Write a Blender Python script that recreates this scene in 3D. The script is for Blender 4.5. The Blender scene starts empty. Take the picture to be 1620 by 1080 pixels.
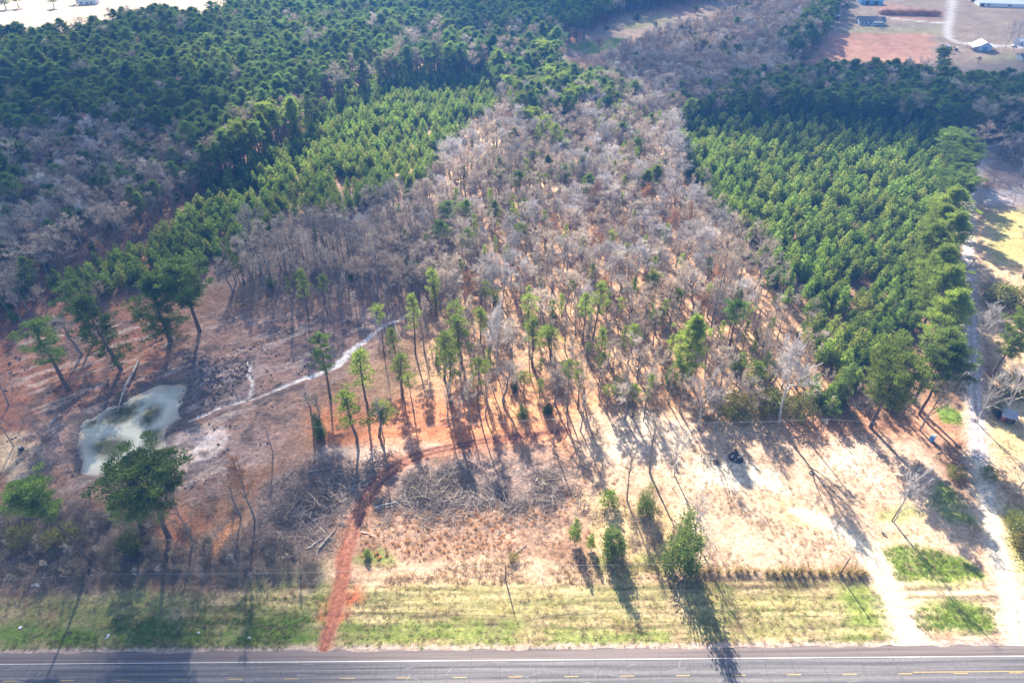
import bpy, bmesh, math, random
import numpy as np
from mathutils import Vector, Matrix

# ---------------------------------------------------------------- camera, world, sun, exposure
CAM_H = 150.0
PITCH = math.radians(38.5)          # below the horizon
FPX = 1080.0                        # focal length in photo pixels (1620 wide)
SUN_AZ = math.radians(-13.0)        # from +Y, clockwise seen from above
SUN_EL = math.radians(33.0)
SC = bpy.context.scene
COL = SC.collection

cam_d = bpy.data.cameras.new('camera')
cam = bpy.data.objects.new('camera', cam_d)
COL.objects.link(cam)
cam.location = (0, 0, CAM_H)
cam.rotation_euler = (math.pi / 2 - PITCH, 0, 0)
cam_d.sensor_width = 36.0
cam_d.lens = 36.0 * FPX / 1620.0
cam_d.clip_start = 0.5
cam_d.clip_end = 8000
SC.camera = cam

world = bpy.data.worlds.new('World')
SC.world = world
world.use_nodes = True
wn = world.node_tree.nodes
bg = wn.get('Background') or wn.new('ShaderNodeBackground')
sky = wn.new('ShaderNodeTexSky')
sky.sky_type = 'NISHITA'
sky.sun_disc = False
sky.sun_elevation = SUN_EL
sky.sun_rotation = SUN_AZ % (2 * math.pi)
sky.air_density = 1.0
sky.dust_density = 1.0
world.node_tree.links.new(sky.outputs[0], bg.inputs[0])
bg.inputs[1].default_value = 0.072

sun_d = bpy.data.lights.new('sun', 'SUN')
sun_d.energy = 5.0
sun_d.angle = math.radians(0.5)
sun_d.color = (1.0, 0.92, 0.79)
sun = bpy.data.objects.new('sun', sun_d)
COL.objects.link(sun)
SUN_DIR = Vector((math.sin(SUN_AZ) * math.cos(SUN_EL), math.cos(SUN_AZ) * math.cos(SUN_EL), math.sin(SUN_EL)))
sun.rotation_euler = SUN_DIR.to_track_quat('Z', 'Y').to_euler()
sun.location = SUN_DIR * 1500

SC.view_settings.view_transform = 'Standard'
SC.view_settings.look = 'None'
SC.view_settings.gamma = 1
SC.view_settings.exposure = 1.97
SC.cycles.max_bounces = 6
SC.cycles.diffuse_bounces = 3
SC.cycles.transparent_max_bounces = 8
SC.cycles.transmission_bounces = 4
SC.cycles.volume_bounces = 1
SC.cycles.use_denoising = True
SC.cycles.sample_clamp_indirect = 4.0

# ---------------------------------------------------------------- helpers
CP, SP = math.cos(PITCH), math.sin(PITCH)

def P(px, py, z=0.0):
    """photo pixel -> world point on the level z (numpy friendly)"""
    a = (np.asarray(px, float) - 810.0) / FPX
    b = (540.0 - np.asarray(py, float)) / FPX
    rz = -SP + b * CP
    t = (z - CAM_H) / rz
    return np.stack([a * t, (CP + b * SP) * t, np.zeros_like(t) + z], -1)

def to_px(p):
    p = np.asarray(p, float)
    x, y, z = p[..., 0], p[..., 1], p[..., 2] - CAM_H
    d = y * CP - z * SP
    u = y * SP + z * CP
    return 810 + FPX * x / d, 540 - FPX * u / d

def PP(pts, z=0.0):
    a = np.array(pts, float)
    return P(a[:, 0], a[:, 1], z)[:, :2]

def _hash(ix, iy, seed):
    n = (ix.astype(np.int64) * 374761393 + iy.astype(np.int64) * 668265263 + seed * 982451653) & 0xFFFFFFFF
    n = ((n ^ (n >> 13)) * 1274126177) & 0xFFFFFFFF
    n = n ^ (n >> 16)
    return (n & 0xFFFF).astype(np.float64) / 65535.0

def vnoise(x, y, seed=0):
    ix, iy = np.floor(x), np.floor(y)
    fx, fy = x - ix, y - iy
    fx = fx * fx * (3 - 2 * fx); fy = fy * fy * (3 - 2 * fy)
    a = _hash(ix, iy, seed); b = _hash(ix + 1, iy, seed)
    c = _hash(ix, iy + 1, seed); d = _hash(ix + 1, iy + 1, seed)
    return a + (b - a) * fx + (c - a) * fy + (a - b - c + d) * fx * fy

def fbm(x, y, scale, octaves=4, seed=0):
    """0..1, mean 0.5; SCALE is the size of the largest lumps in metres"""
    v, amp, tot, f = 0.0, 1.0, 0.0, 1.0 / scale
    for o in range(octaves):
        v = v + amp * vnoise(x * f + 17.3 * o, y * f - 9.1 * o, seed + o)
        tot += amp; amp *= 0.5; f *= 2.03
    return v / tot

def sstep(a, b, x):
    t = np.clip((x - a) / (b - a), 0, 1)
    return t * t * (3 - 2 * t)

def poly_sd(x, y, poly):
    """signed distance, negative inside"""
    d = np.full(x.shape, 1e9); inside = np.zeros(x.shape, bool)
    n = len(poly)
    for i in range(n):
        ax, ay = poly[i]; bx, by = poly[(i + 1) % n]
        ex, ey = bx - ax, by - ay
        wx, wy = x - ax, y - ay
        t = np.clip((wx * ex + wy * ey) / (ex * ex + ey * ey + 1e-12), 0, 1)
        d = np.minimum(d, (wx - ex * t) ** 2 + (wy - ey * t) ** 2)
        c = ((ay > y) != (by > y))
        with np.errstate(divide='ignore', invalid='ignore'):
            xi = ax + (y - ay) * ex / (ey if ey != 0 else 1e-12)
        inside ^= c & (x < xi)
    d = np.sqrt(d)
    return np.where(inside, -d, d)

def line_sd(x, y, pts, widths):
    """distance to a polyline minus its half-width (interpolated)"""
    best = np.full(x.shape, 1e9)
    for i in range(len(pts) - 1):
        ax, ay = pts[i]; bx, by = pts[i + 1]
        ex, ey = bx - ax, by - ay
        wx, wy = x - ax, y - ay
        t = np.clip((wx * ex + wy * ey) / (ex * ex + ey * ey + 1e-12), 0, 1)
        d = np.sqrt((wx - ex * t) ** 2 + (wy - ey * t) ** 2) - 0.5 * (widths[i] + (widths[i + 1] - widths[i]) * t)
        best = np.minimum(best, d)
    return best

def smooth_line(pts, n=8):
    """Catmull-Rom through 2-D points"""
    p = np.array(pts, float)
    q = np.vstack([2 * p[0] - p[1], p, 2 * p[-1] - p[-2]])
    out = []
    for i in range(1, len(q) - 2):
        for k in range(n):
            t = k / n
            out.append(0.5 * ((2 * q[i]) + (-q[i - 1] + q[i + 1]) * t + (2 * q[i - 1] - 5 * q[i] + 4 * q[i + 1] - q[i + 2]) * t * t + (-q[i - 1] + 3 * q[i] - 3 * q[i + 1] + q[i + 2]) * t ** 3))
    out.append(p[-1])
    return np.array(out)

def np_mesh(name, verts, faces, mats=(), mat_idx=None, smooth=False):
    """faces: (N,k) array or list of such arrays"""
    if isinstance(faces, np.ndarray): faces = [faces]
    faces = [f for f in faces if len(f)]
    me = bpy.data.meshes.new(name)
    verts = np.asarray(verts, np.float32)
    me.vertices.add(len(verts)); me.vertices.foreach_set('co', verts.ravel())
    nl = sum(f.size for f in faces); nf = sum(len(f) for f in faces)
    me.loops.add(nl); me.polygons.add(nf)
    me.loops.foreach_set('vertex_index', np.concatenate([f.ravel() for f in faces]).astype(np.int32))
    tot = np.concatenate([np.full(len(f), f.shape[1], np.int32) for f in faces])
    start = np.concatenate([[0], np.cumsum(tot)[:-1]]).astype(np.int32)
    me.polygons.foreach_set('loop_start', start)
    try: me.polygons.foreach_set('loop_total', tot)
    except Exception: pass
    if mat_idx is not None: me.polygons.foreach_set('material_index', np.asarray(mat_idx, np.int32))
    me.polygons.foreach_set('use_smooth', np.full(nf, smooth))
    for m in mats: me.materials.append(m)
    me.update(calc_edges=True)
    return me

def link(name, data, parent=None):
    o = bpy.data.objects.new(name, data)
    COL.objects.link(o)
    if parent is not None: o.parent = parent
    return o

def tag(o, label=None, cat=None, group=None, kind=None):
    if label: o['label'] = label
    if cat: o['category'] = cat
    if group: o['group'] = group
    if kind: o['kind'] = kind
    return o

def thing(name, label, cat, loc, rz=0.0, group=None):
    o = bpy.data.objects.new(name, None)
    COL.objects.link(o)
    o.empty_display_size = 0.5
    o.location = loc; o.rotation_euler = (0, 0, rz)
    return tag(o, label, cat, group)

class MB:
    """collects boxes, tubes and prisms and links them as ONE mesh"""
    def __init__(s): s.v = []; s.f = {}; s.n = 0
    def add(s, v, f):
        v = np.asarray(v, float); s.v.append(v)
        for face in f: s.f.setdefault(len(face), []).append([i + s.n for i in face])
        s.n += len(v); return s
    def box(s, c, d, rz=0.0, taper=1.0):
        x, y, z = d[0] / 2, d[1] / 2, d[2] / 2
        v = np.array([(-x, -y, -z), (x, -y, -z), (x, y, -z), (-x, y, -z), (-x * taper, -y * taper, z), (x * taper, -y * taper, z), (x * taper, y * taper, z), (-x * taper, y * taper, z)])
        if rz:
            cz, sz = math.cos(rz), math.sin(rz)
            v = v @ np.array([(cz, sz, 0), (-sz, cz, 0), (0, 0, 1)])
        return s.add(v + np.array(c), [(3, 2, 1, 0), (4, 5, 6, 7), (0, 1, 5, 4), (1, 2, 6, 5), (2, 3, 7, 6), (3, 0, 4, 7)])
    def tube(s, pts, rad, sides=8, cap=True):
        v, f = tube(pts, rad, sides)
        s.add(v, [tuple(q) for q in f])
        if cap:
            n = len(pts)
            o = s.n - len(v)
            s.f.setdefault(sides, []).append([o + i for i in range(sides)][::-1])
            s.f.setdefault(sides, []).append([o + (n - 1) * sides + i for i in range(sides)])
        return s
    def prism(s, outline, z0, z1):
        """outline: 2-D ccw points, extruded up"""
        n = len(outline)
        v = [(x, y, z0) for x, y in outline] + [(x, y, z1) for x, y in outline]
        f = [tuple(range(n))[::-1], tuple(range(n, 2 * n))] + [(i, (i + 1) % n, n + (i + 1) % n, n + i) for i in range(n)]
        return s.add(v, f)
    def mesh(s, name, mat, smooth=False):
        return np_mesh(name, np.vstack(s.v), [np.array(a) for a in s.f.values()], [mat], None, smooth)
    def build(s, name, mat, parent=None, smooth=False):
        return link(name, s.mesh(name, mat, smooth), parent)

def tube(pts, rad, sides=6):
    pts = np.asarray(pts, float); rad = np.broadcast_to(np.asarray(rad, float), (len(pts),))
    t = np.gradient(pts, axis=0); t /= np.linalg.norm(t, axis=1, keepdims=True) + 1e-9
    ref = np.where(np.abs(t[:, 2:3]) > 0.9, np.array([[1.0, 0, 0]]), np.array([[0, 0, 1.0]]))
    ref = np.broadcast_to(ref[len(ref) // 2], t.shape)
    a = np.cross(t, ref); a /= np.linalg.norm(a, axis=1, keepdims=True) + 1e-9
    b = np.cross(a, t)
    ang = np.arange(sides) * 2 * math.pi / sides
    v = pts[:, None, :] + rad[:, None, None] * (np.cos(ang)[None, :, None] * a[:, None, :] - np.sin(ang)[None, :, None] * b[:, None, :])
    n = len(pts)
    i = np.arange(n - 1)[:, None] * sides; j = np.arange(sides)[None, :]; k = (j + 1) % sides
    f = np.stack([i + j, i + sides + j, i + sides + k, i + k], -1).reshape(-1, 4)
    return v.reshape(-1, 3), f

# ---------------------------------------------------------------- materials
def new_mat(name):
    m = bpy.data.materials.new(name); m.use_nodes = True
    nt = m.node_tree; nt.nodes.clear()
    out = nt.nodes.new('ShaderNodeOutputMaterial')
    return m, nt, out

def N(nt, t, **kw):
    n = nt.nodes.new(t)
    for k, v in kw.items(): setattr(n, k, v)
    return n

def rgba(c): return (c[0], c[1], c[2], 1.0)

def mixc(nt, a, b, fac, blend='MIX'):
    n = N(nt, 'ShaderNodeMix', data_type='RGBA', blend_type=blend)
    for sock, val in ((6, a), (7, b), (0, fac)):
        if isinstance(val, bpy.types.NodeSocket): nt.links.new(val, n.inputs[sock])
        elif sock == 0: n.inputs[0].default_value = val
        else: n.inputs[sock].default_value = rgba(val)
    return n.outputs[2]

def mrange(nt, v, a, b, c, d):
    n = N(nt, 'ShaderNodeMapRange')
    nt.links.new(v, n.inputs[0])
    for i, q in enumerate((a, b, c, d)): n.inputs[i + 1].default_value = q
    return n.outputs[0]

def noise(nt, vec, scale, detail=4, rough=0.6):
    n = N(nt, 'ShaderNodeTexNoise')
    n.inputs['Scale'].default_value = scale; n.inputs['Detail'].default_value = detail; n.inputs['Roughness'].default_value = rough
    if vec is not None: nt.links.new(vec, n.inputs['Vector'])
    return n.outputs[0]

def paint(name, c, c2=None, rough=0.7, scale=2.0, metal=0.0, bump=0.0):
    """a plain worn surface: base colour with noise wear"""
    m, nt, out = new_mat(name)
    p = N(nt, 'ShaderNodeBsdfPrincipled')
    tc = N(nt, 'ShaderNodeTexCoord')
    f = noise(nt, tc.outputs['Object'], scale, 5, 0.65)
    col = mixc(nt, c, c2 or tuple(x * 0.65 for x in c), mrange(nt, f, 0.38, 0.68, 0, 1))
    nt.links.new(col, p.inputs['Base Color'])
    p.inputs['Roughness'].default_value = rough; p.inputs['Metallic'].default_value = metal
    if bump:
        b = N(nt, 'ShaderNodeBump'); b.inputs['Strength'].default_value = bump; b.inputs['Distance'].default_value = 0.05
        nt.links.new(f, b.inputs['Height']); nt.links.new(b.outputs[0], p.inputs['Normal'])
    nt.links.new(p.outputs[0], out.inputs[0])
    return m

def leaf_mat(name, dark, light, trans=0.35, hue=None):
    """foliage: per-leaf tint attribute and per-tree random, diffuse + translucent"""
    m, nt, out = new_mat(name)
    at = N(nt, 'ShaderNodeAttribute'); at.attribute_name = 'tint'
    oi = N(nt, 'ShaderNodeObjectInfo')
    col = mixc(nt, dark, light, at.outputs['Fac'])
    tree = mrange(nt, oi.outputs['Random'], 0, 1, 0.62, 1.34)
    cb = N(nt, 'ShaderNodeCombineColor')
    for i in range(3): nt.links.new(tree, cb.inputs[i])
    col = mixc(nt, col, cb.outputs[0], 1.0, 'MULTIPLY')
    if hue:
        r2 = N(nt, 'ShaderNodeMath', operation='FRACT'); r3 = N(nt, 'ShaderNodeMath', operation='MULTIPLY')
        nt.links.new(oi.outputs['Random'], r3.inputs[0]); r3.inputs[1].default_value = 7.31
        nt.links.new(r3.outputs[0], r2.inputs[0])
        col = mixc(nt, col, hue, mrange(nt, r2.outputs[0], 0.5, 1.0, 0.0, 0.55))
    d = N(nt, 'ShaderNodeBsdfDiffuse'); t = N(nt, 'ShaderNodeBsdfTranslucent'); mx = N(nt, 'ShaderNodeMixShader')
    nt.links.new(col, d.inputs[0]); nt.links.new(col, t.inputs[0]); mx.inputs[0].default_value = trans
    nt.links.new(d.outputs[0], mx.inputs[1]); nt.links.new(t.outputs[0], mx.inputs[2])
    nt.links.new(mx.outputs[0], out.inputs[0])
    return m
# ---------------------------------------------------------------- ground: zones
LITTER = (.25, .14, .085); LITTER_TAN = (.44, .265, .15); CLAY = (.42, .14, .06); SAND = (.50, .36, .25)
WHITE_SAND = (.74, .66, .55); DRY = (.42, .30, .18); GREEN = (.095, .165, .022); YGREEN = (.25, .30, .05)
MUD = (.23, .165, .145); PALE_MUD = (.42, .30, .25); SLASH = (.25, .20, .19); FIELD = (.36, .24, .17)
DARK_EARTH = (.13, .09, .075); GRAVEL = (.46, .42, .40); GREY_LITTER = (.20, .15, .13)

ROAD_L = P(0, 1033.0)[:2]; ROAD_R = P(1620, 1020.0)[:2]
RD = (ROAD_R - ROAD_L) / np.linalg.norm(ROAD_R - ROAD_L)       # along the road
RN = np.array([-RD[1], RD[0]])                                  # away from the camera
CHURN = PP([(20, 500), (300, 500), (640, 488), (600, 540), (480, 640), (440, 700), (340, 790), (30, 770)])
def road_st(x, y):
    wx, wy = x - ROAD_L[0], y - ROAD_L[1]
    return wx * RD[0] + wy * RD[1], wx * RN[0] + wy * RN[1]     # s along, t beyond the far edge
ROAD_W = 2 * (2.5 + 3.65)

POND = PP([(125, 667), (134, 660), (144, 658), (160, 647), (178, 637), (190, 636), (202, 627), (224, 617), (236, 612), (251, 605), (270, 606), (295, 604), (296, 615), (292, 628), (284, 645), (286, 660), (272, 668), (264, 678), (262, 692), (266, 702), (258, 716), (270, 728), (262, 742), (244, 752), (224, 753), (190, 750), (150, 753), (124, 752), (128, 733), (121, 704), (123, 691)])
POND_DEEP = PP([(130, 670), (178, 642), (224, 622), (285, 612), (278, 645), (262, 668), (252, 692), (240, 720), (200, 742), (140, 745), (132, 715)])

TRACK = smooth_line(PP([(512, 1025), (528, 975), (540, 920), (548, 870), (566, 815), (592, 768), (622, 742), (668, 718), (735, 703), (820, 690), (900, 680)]))
TRACK_W = np.interp(np.linspace(0, 1, len(TRACK)), [0, .3, .55, .7, 1], [3.0, 4.4, 4.6, 3.8, 2.5])
DRIVE = smooth_line(PP([(1448, 1021), (1425, 975), (1402, 925), (1378, 880), (1345, 850), (1305, 825), (1255, 808)]))
DRIVE_W = np.interp(np.linspace(0, 1, len(DRIVE)), [0, .15, .5, .8, 1], [6.0, 4.4, 4.2, 3.4, 1.2])
LANE = smooth_line(PP([(1622, 1010), (1605, 960), (1586, 900), (1568, 830), (1558, 770), (1549, 720), (1545, 670), (1541, 600), (1536, 520), (1533, 440), (1530, 370), (1531, 330), (1548, 270), (1575, 232), (1640, 222)]))
LANE_W = np.interp(np.linspace(0, 1, len(LANE)), [0, .1, .3, 1], [7.0, 4.8, 4.6, 4.2])
CREEK = smooth_line(PP([(652, 490), (630, 505), (603, 517), (577, 538), (560, 550), (545, 566), (528, 579), (500, 592), (470, 601), (440, 614), (405, 628), (370, 638), (330, 652), (300, 668)]))
CREEK_W = np.interp(np.linspace(0, 1, len(CREEK)), [0, .2, .35, .5, .6, .75, 1], [0.9, 1.2, 3.0, 2.4, 1.4, 0.7, 0.5])
FARM_ROAD = smooth_line(PP([(1511, -30), (1507, 0), (1503, 30), (1499, 50), (1506, 62), (1530, 70), (1570, 72), (1660, 76)]))
FARM_SPUR = smooth_line(PP([(1504, 36), (1470, 35), (1430, 31), (1392, 27)]))

# zone = (photo outline, albedo, edge softness m, edge warp m, strength)
ZONES = [
    # open hardwoods and the clearing
    ([(430, 320), (700, 200), (1080, 140), (1100, 300), (1230, 400), (1300, 560), (1320, 650), (1000, 660), (620, 660), (560, 600), (650, 480), (420, 470)], LITTER_TAN, 25, 18, 1.0),
    ([(380, 360), (560, 290), (680, 330), (720, 420), (650, 475), (440, 470), (330, 450)], GREY_LITTER, 18, 14, .9),
    ([(720, 180), (960, 150), (1080, 230), (1060, 290), (900, 330), (700, 300)], (.62, .42, .28), 20, 16, .75),
    ([(880, 420), (1100, 320), (1240, 420), (1290, 600), (1100, 640), (900, 560)], (.50, .30, .17), 18, 14, .8),
    ([(1010, 640), (1040, 580), (1110, 590), (1180, 640), (1130, 665)], (.42, .22, .11), 8, 8, .8),
    # red ground left of the pond and behind it
    ([(-120, 480), (110, 480), (300, 520), (300, 580), (190, 640), (110, 690), (-60, 720), (-140, 600)], (.29, .125, .075), 12, 10, .9),
    ([(60, 530), (250, 560), (200, 615), (110, 640), (20, 600)], (.35, .17, .10), 8, 8, .7),
    # pale scraped mud round the creek
    ([(300, 500), (420, 490), (640, 490), (600, 530), (520, 600), (470, 640), (430, 700), (340, 770), (300, 780), (300, 600), (260, 590)], (.335, .205, .155), 9, 8, 1.0),
    ([(285, 560), (400, 560), (395, 620), (330, 660), (285, 650)], (.215, .165, .16), 6, 7, .9),
    ([(330, 700), (380, 690), (420, 700), (380, 740), (340, 790), (316, 760)], (.36, .25, .21), 4, 4, .9),
    ([(256, 696), (300, 684), (348, 676), (364, 688), (336, 738), (320, 760), (262, 758), (256, 725)], (.74, .58, .50), 1.5, .9, .97),
    ([(60, 650), (130, 640), (128, 740), (60, 745), (35, 700)], (.33, .22, .17), 5, 5, .8),
    ([(18, 715), (58, 700), (70, 740), (62, 790), (20, 780)], (.58, .40, .25), 2.5, 3, .9),
    ([(10, 690), (30, 688), (40, 760), (20, 770), (0, 730)], (.66, .48, .30), 2, 3, .8),
    ([(100, 745), (330, 752), (320, 775), (210, 790), (110, 775)], (.42, .25, .18), 4, 4, .9),
    # red clay belt under the mid power line
    ([(480, 640), (640, 630), (800, 650), (930, 655), (920, 690), (800, 705), (640, 715), (520, 700), (470, 680)], (.50, .20, .095), 7, 8, .9),
    ([(730, 600), (900, 590), (960, 640), (900, 680), (760, 680)], (.56, .26, .12), 8, 8, .7),
    ([(500, 705), (640, 700), (700, 708), (600, 725), (500, 722)], (.52, .40, .33), 3, 3, .8),
    ([(380, 690), (480, 690), (500, 720), (430, 745), (380, 740)], (.30, .20, .165), 5, 5, .8),
    # pale sandy clearing
    ([(905, 670), (960, 645), (1020, 655), (1090, 668), (1240, 672), (1420, 690), (1500, 760), (1540, 800), (1570, 1010), (1440, 1010), (1370, 905), (1090, 900), (1060, 850), (1040, 790), (960, 760), (920, 715)], (.49, .335, .225), 6, 7, 1.0),
    ([(930, 700), (1000, 655), (1090, 690), (1080, 720), (1000, 730), (950, 720)], (.62, .49, .37), 5, 6, .8),
    ([(1095, 735), (1160, 728), (1235, 745), (1238, 775), (1160, 780), (1105, 770)], (.72, .62, .47), 2.5, 4, .9),
    ([(1120, 780), (1250, 800), (1330, 870), (1360, 890), (1100, 895), (1080, 830)], (.54, .385, .26), 7, 8, .8),
    ([(1130, 770), (1215, 775), (1200, 800), (1130, 800)], (.56, .33, .19), 4, 5, .6),
    ([(1230, 640), (1480, 640), (1500, 690), (1380, 700), (1260, 690)], (.46, .23, .13), 5, 6, .8),
    ([(1320, 690), (1460, 690), (1480, 760), (1400, 770), (1330, 740)], (.54, .38, .28), 6, 6, .7),
    ([(1230, 790), (1330, 830), (1310, 850), (1230, 820)], (.62, .52, .20), 4, 5, .5),
    # right of the lane
    ([(1550, 320), (1660, 300), (1760, 640), (1700, 1010), (1640, 1010), (1570, 760), (1560, 640)], (.52, .36, .21), 8, 8, 1.0),
    ([(1545, 225), (1700, 215), (1700, 330), (1560, 330)], (.32, .24, .20), 6, 6, 1.0),
    ([(1550, 335), (1640, 330), (1640, 420), (1570, 420)], (.34, .31, .10), 5, 6, .8),
    ([(1555, 300), (1610, 300), (1620, 320), (1560, 322)], (.55, .47, .45), 3, 3, .7),
    ([(1560, 640), (1620, 680), (1640, 720), (1580, 720)], (.46, .38, .17), 4, 5, .6),
    ([(1580, 800), (1640, 800), (1650, 920), (1600, 920)], (.34, .34, .09), 3, 4, .7),
    # slash areas
    ([(420, 760), (480, 740), (560, 725), (610, 730), (580, 780), (540, 830), (520, 880), (430, 900), (390, 860)], (.235, .165, .14), 4, 4, 1.0),
    ([(590, 800), (640, 740), (700, 722), (860, 720), (920, 750), (900, 800), (760, 820), (600, 830)], (.29, .20, .165), 5, 5, 1.0),
    ([(560, 840), (640, 800), (880, 790), (940, 800), (960, 880), (700, 890), (560, 890)], (.36, .225, .15), 5, 6, .9),
    ([(880, 760), (960, 760), (1050, 790), (1060, 890), (960, 890), (930, 830)], (.56, .38, .25), 5, 6, .8),
    ([(920, 790), (1070, 800), (1090, 900), (930, 905)], (.50, .38, .16), 4, 5, .5),
    # brambly bank behind the left verge
    ([(-80, 790), (150, 800), (330, 830), (520, 860), (520, 930), (300, 935), (120, 945), (-80, 960)], (.17, .125, .095), 6, 6, 1.0),
    ([(330, 850), (510, 880), (520, 930), (360, 930)], (.26, .195, .14), 4, 5, .7),
    ([(240, 800), (330, 800), (340, 830), (280, 870), (240, 850)], (.34, .15, .08), 3, 3, .8),
    ([(330, 880), (345, 850), (372, 818), (378, 822), (358, 858), (340, 885)], (.58, .27, .12), 1.2, 1.2, .9),
    # mown verge
    ([(-400, 950), (100, 945), (300, 935), (520, 928), (800, 920), (1060, 915), (1370, 905), (1430, 1021), (900, 1029), (-400, 1036)], (.31, .235, .125), 1.5, 2.0, 1.0),
    ([(520, 890), (800, 885), (1060, 890), (1060, 915), (800, 920), (520, 926)], (.47, .32, .205), 1.5, 2.0, .9),
    ([(1370, 860), (1460, 840), (1560, 920), (1590, 1000), (1470, 1012), (1400, 930)], (.54, .42, .24), 3, 4, .8),
    # far land
    ([(-400, -60), (350, -60), (420, -5), (330, 20), (200, 30), (110, 50), (0, 52), (-400, 90)], (.46, .37, .26), 10, 6, 1.0),
    ([(870, 60), (960, 35), (1020, 10), (1110, -10), (1180, 0), (1130, 25), (1010, 60), (990, 85), (900, 90)], (.42, .30, .21), 10, 8, 1.0),
    ([(1000, 0), (1100, -5), (1110, 20), (1020, 25)], (.46, .24, .15), 10, 8, .8),
    ([(885, 60), (915, 50), (920, 62), (890, 72)], (.56, .22, .11), 6, 5, .8),
    ([(1270, 110), (1330, 5), (1350, -60), (1800, -60), (1900, 130), (1640, 130), (1480, 110)], (.32, .24, .17), 8, 5, 1.0),
    ([(1275, 100), (1300, 62), (1340, 50), (1470, 52), (1480, 70), (1470, 105), (1380, 100)], (.50, .26, .17), 6, 6, 1.0),
    ([(1320, 45), (1500, 40), (1500, 55), (1320, 52)], (.30, .28, .15), 6, 5, .7),
    ([(1380, 8), (1400, 5), (1490, 20), (1485, 34), (1400, 30)], (.40, .22, .15), 6, 5, .8),
    ([(1540, 92), (1600, 82), (1620, 95), (1560, 100)], (.24, .32, .08), 6, 5, .8),
    ([(1500, 75), (1620, 78), (1620, 120), (1490, 115)], (.36, .26, .19), 6, 5, .6),
]
GREENS = [   # (outline, softness, strength, yellow-green share)
    ([(-300, 1000), (100, 985), (300, 985), (510, 985), (510, 1022), (-300, 1034)], 2.5, .95, .15),
    ([(-200, 965), (300, 945), (520, 935), (520, 990), (-200, 1010)], 4, .55, .1),
    ([(540, 985), (700, 985), (900, 992), (1060, 1000), (1060, 1018), (540, 1024)], 1.5, .7, .4),
    ([(560, 930), (800, 925), (1060, 925), (1060, 985), (560, 985)], 3, .30, .5),
    ([(1090, 940), (1380, 925), (1420, 1000), (1100, 1015)], 3, .34, .6),
    ([(1330, 930), (1395, 925), (1425, 1010), (1340, 1010)], 2.5, .7, .6),
    ([(1395, 868), (1450, 862), (1520, 880), (1560, 912), (1500, 925), (1420, 918)], 1.5, 1.0, .6),
    ([(1445, 965), (1520, 950), (1585, 965), (1575, 995), (1450, 1000)], 1.5, .95, .5),
    ([(1478, 645), (1500, 638), (1522, 655), (1520, 672), (1490, 668)], 1.2, 1.0, .4),
    ([(1470, 800), (1490, 765), (1520, 790), (1545, 830), (1500, 830)], 2, .8, .3),
    ([(1390, 800), (1440, 790), (1470, 815), (1430, 830), (1390, 822)], 2, .6, .6),
    ([(1594, 810), (1640, 820), (1640, 880), (1605, 860)], 2, .8, .4),
    ([(895, 75), (925, 66), (985, 62), (985, 78), (930, 86)], 5, 1.0, .4),
    ([(960, 40), (1010, 34), (1050, 22), (1060, 35), (990, 52)], 8, .5, .5),
    ([(560, 880), (600, 870), (620, 890), (570, 895)], 1.5, .7, .2),
    ([(380, 900), (520, 895), (520, 930), (400, 930)], 3, .5, .2),
    ([(940, 880), (1060, 885), (1060, 910), (945, 912)], 2, .7, .5),
]

def height(x, y):
    x = np.asarray(x, float); y = np.asarray(y, float)
    s, t = road_st(x, y)
    near = sstep(0, 12, t)
    h = near * (0.9 * (fbm(x, y, 38, 3, 5) - .5) + 0.55 * (fbm(x, y, 7, 3, 9) - .5))
    rough = sstep(20, 30, t) * (1 - sstep(300, 420, y))
    m = (x > -180) & (x < 10) & (y > 100) & (y < 260)
    if m.any(): rough[m] += 1.5 * (1 - sstep(-6, 6, poly_sd(x[m], y[m], CHURN)))
    h = h + rough * 0.34 * (fbm(x, y, 2.2, 3, 14) - .5)
    # mowing ridges on the verge
    v = sstep(1.5, 4, t) * (1 - sstep(17, 22, t))
    h = h + v * 0.28 * (fbm(s / 16.0, t, 1.3, 2, 31) - .5)
    h = np.where(t < 0, -0.12 + 0 * t, h - 0.03 * (1 - near))
    m = (x > -140) & (x < -60) & (y > 110) & (y < 185)
    if m.any():
        d = poly_sd(x[m], y[m], POND) + 3.4 * (fbm(x[m], y[m], 4.5, 4, 77) - .5)
        hm = h[m]
        k = sstep(-2.5, 1.2, d)
        bank = sstep(0, 3, d) * (1 - sstep(3, 9, d)) * 0.35
        h[m] = hm * sstep(-1, 8, d) + (-0.9) * (1 - k) + bank - 0.12 * (1 - sstep(1, 7, d))
    m = (x > -130) & (x < -20) & (y > 150) & (y < 215)
    if m.any():
        d = line_sd(x[m], y[m], CREEK, CREEK_W)
        h[m] -= 0.35 * (1 - sstep(-0.5, 1.8, d))
    m = (y < 200) & (y > 60)
    if m.any():
        xm, ym = x[m], y[m]
        d = line_sd(xm, ym, TRACK, TRACK_W)
        k = 1 - sstep(-0.3, 1.6, d)
        rut = 0.20 * np.exp(-((d + 1.0) / .35) ** 2)
        h[m] = h[m] * (1 - .6 * k) - k * 0.10 - rut
    return h

def hz(x, y): return float(height(np.array([x], float), np.array([y], float))[0])

def G(px, py):
    """photo pixel of a ground contact -> world point on the ground"""
    p = P(px, py)
    for _ in range(2): p = P(px, py, hz(p[0], p[1]))
    return Vector(p)

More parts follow.
